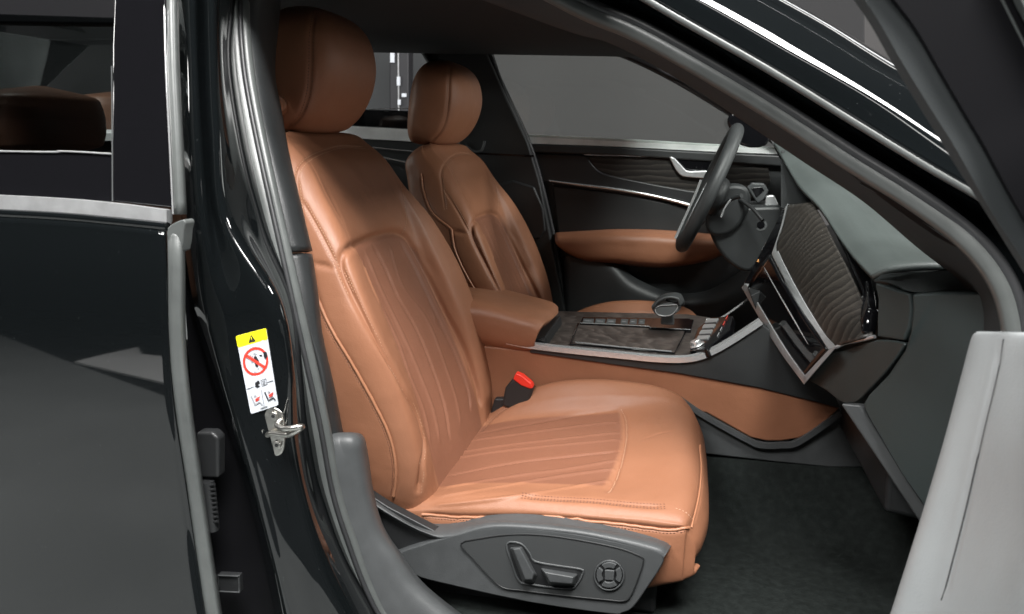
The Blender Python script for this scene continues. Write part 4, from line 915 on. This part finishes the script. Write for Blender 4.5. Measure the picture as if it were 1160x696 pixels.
de = [(187, -40, -.83), (187, 0, -.845), (189, 80, -.875), (193, 160, -.90), (197, 243, -.92)]
Surf([de, off(de, 6, 0, -.004), off(de, 13, 0, .006), off(de, 15, 0, .03)], 6, 6).build('door_edge', 'rubber', rd, solid=.004)
sweep('edge_highlight', off(de, -1, 0, -.003), circ(.0012, 6), 'chrome', rd, 6)
df = [(190, 262, -.925), (191, 300, -.938), (192, 386, -.945), (199, 462, -.944), (212, 552, -.933), (222, 622, -.930), (243, 760, -.945)]
Surf([off(df, -1, 0, 0), off(df, 6, 0, -.006), off(df, 16, 0, .002), off(df, 19, 0, .04)], 6, 6).build('door_edge', 'rubber', rd, solid=.004)
plate('edge_cap', oy(sm([(190, 258), (199, 252), (207, 249), (210, 253), (208, 262), (205, 285), (193, 285), (190, 268)], True, 2), -.932), .02, 'rubber', rd, .004)
plate('door_shut_face', [(203, 255, -.85), (218, 255, -.83), (258, 420, -.84), (335, 720, -.84), (335, 760, -.84), (240, 760, -.88)], .01, 'matteblk', rd, 0)
plate('latch_box', oy([(222, 490), (240, 490), (247, 497), (247, 542), (224, 542)], -.895), .02, 'plastic_blk', rd, .004)
for k in range(9):
    tube('bellows_ring', [P(229 + k * .8, 551 + k * 5.2, -.90), P(243 + k * .5, 549 + k * 5.2, -.90)], .0022, 'plastic_blk', rd, 2, k=8)
tube('bellows', [(234, 545, -.895), (237, 570, -.895), (240, 600, -.895)], .011, 'plastic_blk', rd, 4)
plate('shut_bracket', oy([(246, 651), (271, 652), (272, 672), (247, 671)], -.897), .01, 'plastic_blk', rd, .002)
sweep('shut_bracket_rim', oy([(247, 652), (270, 653), (271, 671), (248, 670)], -.899), circ(.0012, 6), 'plastic', rd, 1, True)

# front wing and bonnet ahead of the door opening
fw_ = part('front_wing', 'glossy black front wing and bonnet ahead of the open door')
plate('wing_panel', [Vector((.62, -.90, .30)), Vector((1.9, -.84, .30)), Vector((1.9, -.82, .72)), Vector((1.2, -.88, .86)), Vector((.62, -.90, .93))], (0, .05, 0), 'paint', fw_, .02)
plate('bonnet', [Vector((.74, -.86, .935)), Vector((1.3, -.84, .87)), Vector((1.9, -.75, .76)), Vector((1.9, .75, .76)), Vector((1.3, .84, .87)), Vector((.74, .86, .935))], (0, 0, -.03), 'paint', fw_, .01)

# rear seats seen through the rear window
rs = part('rear_seat', 'brown leather rear bench seen through the tinted rear window')
def pillow(name, c, ax, ay, az, m, par, p=3):
    rows_ = []
    for t in np.linspace(-1, 1, 9):
        k = (1 - abs(t) ** p) ** (1 / p); k = max(k, .08)
        rows_.append(superloop(c[0], c[2] + az * t, ax * k, ay * k, 16, 2.8, c[1]))
    s_ = Surf(rows_, 4, 4, pc=True, cap=True); return s_.build(name, m, par)
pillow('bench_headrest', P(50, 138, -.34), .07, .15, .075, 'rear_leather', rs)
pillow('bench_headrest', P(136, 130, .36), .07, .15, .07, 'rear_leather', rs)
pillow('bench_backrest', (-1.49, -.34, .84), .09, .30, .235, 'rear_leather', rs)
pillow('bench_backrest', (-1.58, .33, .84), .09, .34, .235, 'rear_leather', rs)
plate('parcel_shelf', [Vector((-1.55, -.70, 1.085)), Vector((-2.4, -.70, 1.14)), Vector((-2.4, .70, 1.14)), Vector((-1.55, .70, 1.085))], (0, 0, -.02), 'sill', rs, 0)
plate('rear_door_panel', [(250, 150, .735), (380, 141, .735), (470, 146, .735), (522, 151, .735), (525, 420, .735), (250, 420, .735)], .03, 'softblk', shell, .004)
plate('rear_sill_top', oy([(200, 140), (380, 142), (470, 147), (524, 152), (524, 163), (470, 161), (380, 156), (200, 155)], .728), .05, 'sill', shell, .003)  # reflected light on the black roll painted in by the pale colour
sweep('chrome_strip', oy([(400, 166), (430, 168), (470, 172), (520, 178)], .72), circ(.002, 6), 'chrome', shell, 5)
sweep('chrome_strip', oy([(430, 178), (450, 182), (470, 186)], .715), circ(.003, 6), 'chrome', shell, 5)
plate('rear_door_panel', oy([(380, 124), (440, 125), (512, 128), (524, 150), (380, 143)], .74), .02, 'gloss', shell, .002)
sweep('chrome_strip', oy([(370, 129), (420, 124), (470, 123)], .735), circ(.0016, 6), 'chrome', shell, 5)
plate('rear_shelf_wall', [Vector((-2.6, -.9, .3)), Vector((-2.6, .8, .3)), Vector((-2.6, .8, 1.1)), Vector((-2.6, -.9, 1.1))], (-.03, 0, 0), 'fabric', shell, 0)
plate('rear_pillar', [Vector((-1.55, .70, .9)), Vector((-2.4, .70, .9)), Vector((-2.4, .62, 1.38)), Vector((-1.75, .62, 1.38))], .03, 'fabric', shell, 0)
plate('rear_window', [Vector((-2.45, -.6, 1.08)), Vector((-2.45, .6, 1.08)), Vector((-2.0, .55, 1.37)), Vector((-2.0, -.55, 1.37))], (-.004, 0, -.004), 'glass_t', shell, 0)
plate('windscreen', [Vector((-.08, -.52, 1.335)), Vector((-.08, .60, 1.335)), Vector((.72, .66, .93)), Vector((.72, -.56, .93))], (.003, 0, .004), 'glass', shell, 0)

# ------------------------------------------------------------------ footwell
fw = part('footwell_carpet', 'dark green grey carpet in the passenger footwell')
def ffloor(x, y): return .300 + .012 * math.sin(x * 9) * math.cos(y * 7)
rows_ = []
for x in np.linspace(-.7, .95, 14):
    rise = max(0, x - .42) * .75
    rows_.append([Vector((x, y, .295 + rise + .008 * math.sin(6 * x + 9 * y) + .75 * max(0, y + .27) + .15 * max(0, -y - .70))) for y in np.linspace(-.80, -.10, 10)])
cp = Surf(rows_, 5, 5)
cl = cp.line([(790, 600), (850, 610), (900, 628), (960, 645), (1030, 662)])
if len(cl) > 2: cp.groove(cl, .008, .004); cp.calc()
M['carpet'] = mat('carpet', (.016, .0190, .0180), .95, spec=.05, bump=[('n', 1100, .9, .002), ('n', 300, .3, .002)], noise=(70, .26))
cp.build('carpet', 'carpet', fw)
plate('sill_plate', [Vector((-.45, -.80, .36)), Vector((.75, -.80, .36)), Vector((.75, -.92, .34)), Vector((-.45, -.92, .34))], (0, 0, -.25), 'paint', shell, .01)
plate('underfloor', [Vector((-2.5, -.85, .27)), Vector((1.2, -.85, .27)), Vector((1.2, .85, .27)), Vector((-2.5, .85, .27))], (0, 0, -.03), 'fabric', shell, 0)
plate('firewall', [Vector((.95, -.85, .25)), Vector((.95, .85, .25)), Vector((.95, .85, .92)), Vector((.95, -.85, .92))], (.03, 0, 0), 'fabric', shell, 0)

# ------------------------------------------------------------------ open front door (near camera)
fd = part('front_door', 'open front passenger door at the right, leather panel with its sheen painted pale grey')
fe = [(1107, 376, -1.02), (1101, 384, -1.02), (1090, 425, -1.02), (1070, 500, -1.02), (1045, 585, -1.02), (1020, 665, -1.02), (996, 740, -1.02)]
f0 = [(x + 6, y + 2, -.96) for x, y, _ in fe]
f2 = [(1135, 376, -1.06), (1132, 384, -1.065), (1122, 430, -1.07), (1105, 500, -1.07), (1086, 585, -1.07), (1066, 665, -1.07), (1046, 740, -1.07)]
f3 = [(1175, 377, -1.12), (1172, 385, -1.13), (1165, 430, -1.14), (1152, 500, -1.15), (1140, 585, -1.15), (1125, 665, -1.15), (1110, 740, -1.15)]
f4 = [(1290, 378, -1.28), (1288, 387, -1.29), (1285, 430, -1.30), (1280, 500, -1.30), (1275, 585, -1.30), (1270, 665, -1.30), (1265, 740, -1.30)]
f5 = [P(*q) + Vector((.10, -.48, 0)) for q in f4]
fs = Surf([f0, fe, f2, f3, f4, f5], 10, 8)
fl = fs.line([(1137, 384), (1126, 430), (1109, 500), (1090, 585), (1066, 680)])
if len(fl) > 2: fs.groove(fl, .003, .003); fs.calc(); pipe_on(fs, fl, .0009, 'door_seam', 'rubber_d', fd, -.0002)
fs.build('door_panel', 'door_leather', fd, solid=.02)
fr_ = [(960, -60, -1.10), (1005, 0, -1.10), (1040, 60, -1.10), (1080, 125, -1.10), (1120, 190, -1.10), (1165, 262, -1.09), (1220, 350, -1.08)]
sweep('window_frame', fr_, [(-.018, -.006), (.012, -.012), (.020, .002), (.010, .014), (-.016, .012)], 'trim', fd, 6, ref=(1, 0, 0))
ff = [(1022, -60, -1.11), (1070, 0, -1.11), (1105, 60, -1.11), (1140, 120, -1.11), (1180, 190, -1.11), (1240, 290, -1.10)]
sweep('window_frame', ff, [(-.030, -.004), (.040, -.004), (.040, .01), (-.030, .012)], 'matteblk', fd, 6, ref=(1, 0, 0))
sweep('frame_trim', [(1105, -60, -1.12), (1135, 0, -1.12), (1165, 60, -1.12), (1200, 130, -1.12)], circ(.0011, 6), 'rubber', fd, 5)
sweep('window_frame', [(1140, -60, -1.13), (1168, 0, -1.13), (1200, 60, -1.13)], [(-.008, -.006), (.008, -.006), (.008, .006), (-.008, .006)], 'rubber', fd, 5, ref=(1, 0, 0))

# ------------------------------------------------------------------ the showroom
def setting(name, verts, m):
    me = mesh_of(name, verts, [(0, 1, 2, 3)]); o = link(name, me, m, None, False); o['kind'] = 'structure'; return o
M['floor'] = mat('showroom_floor', (.27, .285, .285), .45, noise=(3, .06))
M['black'] = mat('black_surround', (.006, .006, .007), .8)
M['floor_d'] = mat('dark_showroom_floor', (.03, .032, .034), .3, noise=(2, .2))
M['tread'] = mat('studded_mat', (.40, .43, .43), .5, noise=(60, .12))
nt = M['tread'].node_tree; tb = nt.nodes['Principled BSDF']; vo = nt.nodes.new('ShaderNodeTexVoronoi'); vo.inputs['Scale'].default_value = 60; vo.inputs['Randomness'].default_value = .25
nt.links.new(nt.nodes[M['tread']['tc']].outputs['Object'], vo.inputs['Vector'])
vr = nt.nodes.new('ShaderNodeMapRange'); vr.inputs[1].default_value = .10; vr.inputs[2].default_value = .22; vr.inputs[3].default_value = 1; vr.inputs[4].default_value = 0
nt.links.new(vo.outputs['Distance'], vr.inputs[0])
vm = nt.nodes.new('ShaderNodeMix'); vm.data_type = 'RGBA'; vm.inputs[6].default_value = (.24, .26, .26, 1); vm.inputs[7].default_value = (.48, .50, .50, 1)
nt.links.new(vr.outputs[0], vm.inputs[0]); nt.links.new(vm.outputs[2], tb.inputs['Base Color'])
setting('floor', [(-9, -9, 0), (9, -9, 0), (9, 6, 0), (-9, 6, 0)], 'floor_d')
me = mesh_of('pavement', [(-7, -6, .004), (-2.9, -3.15, .004), (-1.7, -2.35, .004), (0, -2.0, .004), (6, -2.0, .004), (6, 4, .004), (-7, 4, .004)], [tuple(range(7))]); o = link('pavement', me, 'floor', None, False); o['kind'] = 'structure'
setting('path', [(-5, -1.52, .008), (4, -1.42, .008), (4, -.80, .008), (-5, -.80, .008)], 'tread')
setting('path_joint', [(-5, -1.535, .010), (4, -1.435, .010), (4, -1.42, .010), (-5, -1.52, .010)], 'black')
M['reflector_white'] = mat('reflector_white', (.85, .86, .86), .3, noise=(2, .05))
pl = plate('reflector_panel', [Vector((-2.75, -3.05, .012)), Vector((-2.95, -3.75, .012)), Vector((-2.70, -3.45, .012)), Vector((-2.35, -3.35, .012)), Vector((-1.95, -2.62, .012))], (0, 0, .02), 'reflector_white', None, 0)  # unseen panel added and shaped only for its reflection in the door skin
pl['label'] = 'added white panel, unseen, laid down to mirror as a pale patch in the rear door'; pl['category'] = 'floor panel'
bw = P(545, 60, 5.0).x
setting('back_wall', [(bw, 5, 0), (9, 5, 0), (9, 5, 4.2), (bw, 5, 4.2)], 'wallm')
setting('dark_wall', [(-9, 5.02, 0), (bw + .01, 5.02, 0), (bw + .01, 5.02, 4.2), (-9, 5.02, 4.2)], 'walldark')
setting('ceiling', [(-9, -9, 4.2), (-9, 6, 4.2), (9, 6, 4.2), (9, -9, 4.2)], 'black')
setting('wall_behind', [(-9, -7, 0), (-9, -7, 4.2), (9, -7, 4.2), (9, -7, 0)], 'black')
setting('wall_left', [(-9, -9, 0), (-9, 6, 0), (-9, 6, 4.2), (-9, -9, 4.2)], 'black')
setting('wall_right', [(9, -9, 0), (9, -9, 4.2), (9, 6, 4.2), (9, 6, 0)], 'black')
# post with small labels behind the rear window
post = empty('display_post', None, P(452, 130, 3.6)); post['label'] = 'black post with small white labels seen through the rear side window'; post['category'] = 'post'
def pp(pts, Y): b = post.location; return [P(x, y, Y) - b for x, y in pts]
plate('post_column', pp([(441, -20), (463, -20), (463, 260), (441, 260)], 3.6), .1, 'print_blk', post, .01)
for q in ([(442, 44), (446.5, 44), (446.5, 71), (442, 71)], [(449.5, 87), (453, 87), (453, 97), (449.5, 97)], [(455, 106), (460, 106), (460, 110), (455, 110)], [(450.5, 113), (453.5, 113), (453.5, 119), (450.5, 119)]):
    plate('label', pp(q, 3.58), .012, 'white', post, 0)
plate('orange_mark', pp([(442.6, 48), (445.8, 48), (445.8, 54), (442.6, 54)], 3.57), .006, 'orange', post, 0)
plate('edge_strip', pp([(450, -20), (451, -20), (452, 130), (451, 130)], 3.59), .01, 'alu', post, 0)

# ------------------------------------------------------------------ light
def area(name, loc, target, sx, sy, power, col=(1, .985, .965)):
    l = bpy.data.lights.new(name, 'AREA'); l.shape = 'RECTANGLE'; l.size = sx; l.size_y = sy; l.energy = power; l.color = col
    o = bpy.data.objects.new(name, l); COL.objects.link(o); o.location = loc
    d = Vector(target) - Vector(loc); o.rotation_euler = d.to_track_quat('-Z', 'Y').to_euler(); return o
area('ceiling_lamp', (.42, -2.3, 3.95), (-.15, -.5, .6), 1.5, .9, 350)
area('ceiling_lamp', (3.0, .1, 3.8), (.2, 0, .8), .8, .7, 150)
area('ceiling_lamp', (-1.6, -.3, 3.95), (-1.5, 0, .9), 1.0, .6, 60)  # added light over the roof glass to brighten the rear bench
area('front_fill', (3.2, 3.2, 1.6), (-.6, -.2, 1.2), 1.6, .8, 22)  # added low light for the right sides of the headrests
area('front_fill', (5.0, .9, 2.15), (-.6, .4, .9), 1.4, .6, 40)  # added fill through the windscreen for the driver seat
sp = bpy.data.lights.new('seat_fill_spot', 'SPOT'); sp.energy = 620; sp.spot_size = math.radians(10.5); sp.spot_blend = .6; sp.shadow_soft_size = .25; sp.color = (1, .985, .965)  # added narrow spot that brightens the driver seat alone
so = bpy.data.objects.new('seat_fill_spot', sp); COL.objects.link(so); so.location = (4.0, -1.3, 1.9); so.rotation_euler = (Vector((-.58, .42, .93)) - Vector(so.location)).to_track_quat('-Z', 'Y').to_euler()
area('side_lamp', (-1.7, -3.2, 4.0), (.3, 0, .7), 1.8, .8, 220)
area('rear_fill', (-5.5, -.5, 2.4), (-1.5, 0, 1.0), 2.0, 1.0, 120)  # added fill through the rear window for bench and shelf
area('ceiling_lamp', (1.0, 2.6, 3.9), (1.0, 5, 1.4), 5, .5, 35)
def panel(x0, x1, y0, y1, e):
    m = bpy.data.materials.new('lamp_panel'); m.use_nodes = True; b = m.node_tree.nodes['Principled BSDF']
    b.inputs['Emission Color'].default_value = (1, .98, .95, 1); b.inputs['Emission Strength'].default_value = e
    o = plate('ceiling_light', [Vector((x0, y0, 4.1)), Vector((x1, y0, 4.1)), Vector((x1, y1, 4.1)), Vector((x0, y1, 4.1))], (0, 0, .05), m, None, 0)
    o['label'] = 'long white light panel on the showroom ceiling'; o['category'] = 'ceiling light'; o['group'] = 'ceiling light panels'
for yy, xm in ((-3.9, 2.4), (-2.9, 2.4), (1.8, 5.5)): panel(-.8, xm, yy, yy + .16, 9)
w = bpy.data.worlds.new('World'); SC.world = w; w.use_nodes = True
w.node_tree.nodes['Background'].inputs[0].default_value = (.55, .58, .62, 1); w.node_tree.nodes['Background'].inputs[1].default_value = .25

# ------------------------------------------------------------------ camera
cam = bpy.data.cameras.new('camera'); co = bpy.data.objects.new('camera', cam); COL.objects.link(co)
Rm = Matrix((Xv, Yv, Zv))            # rows: world axes in camera space -> camera to world
co.matrix_world = Matrix.Translation(CAM) @ Rm.to_4x4()
cam.sensor_width = 36; cam.lens = 36 * F / 1160; cam.clip_start = .02; cam.clip_end = 100
cam.dof.use_dof = True; cam.dof.focus_distance = 1.5; cam.dof.aperture_fstop = 8
SC.camera = co
SC.view_settings.view_transform = 'Standard'; SC.view_settings.look = 'None'; SC.view_settings.exposure = 0
SC.render.engine = 'CYCLES'
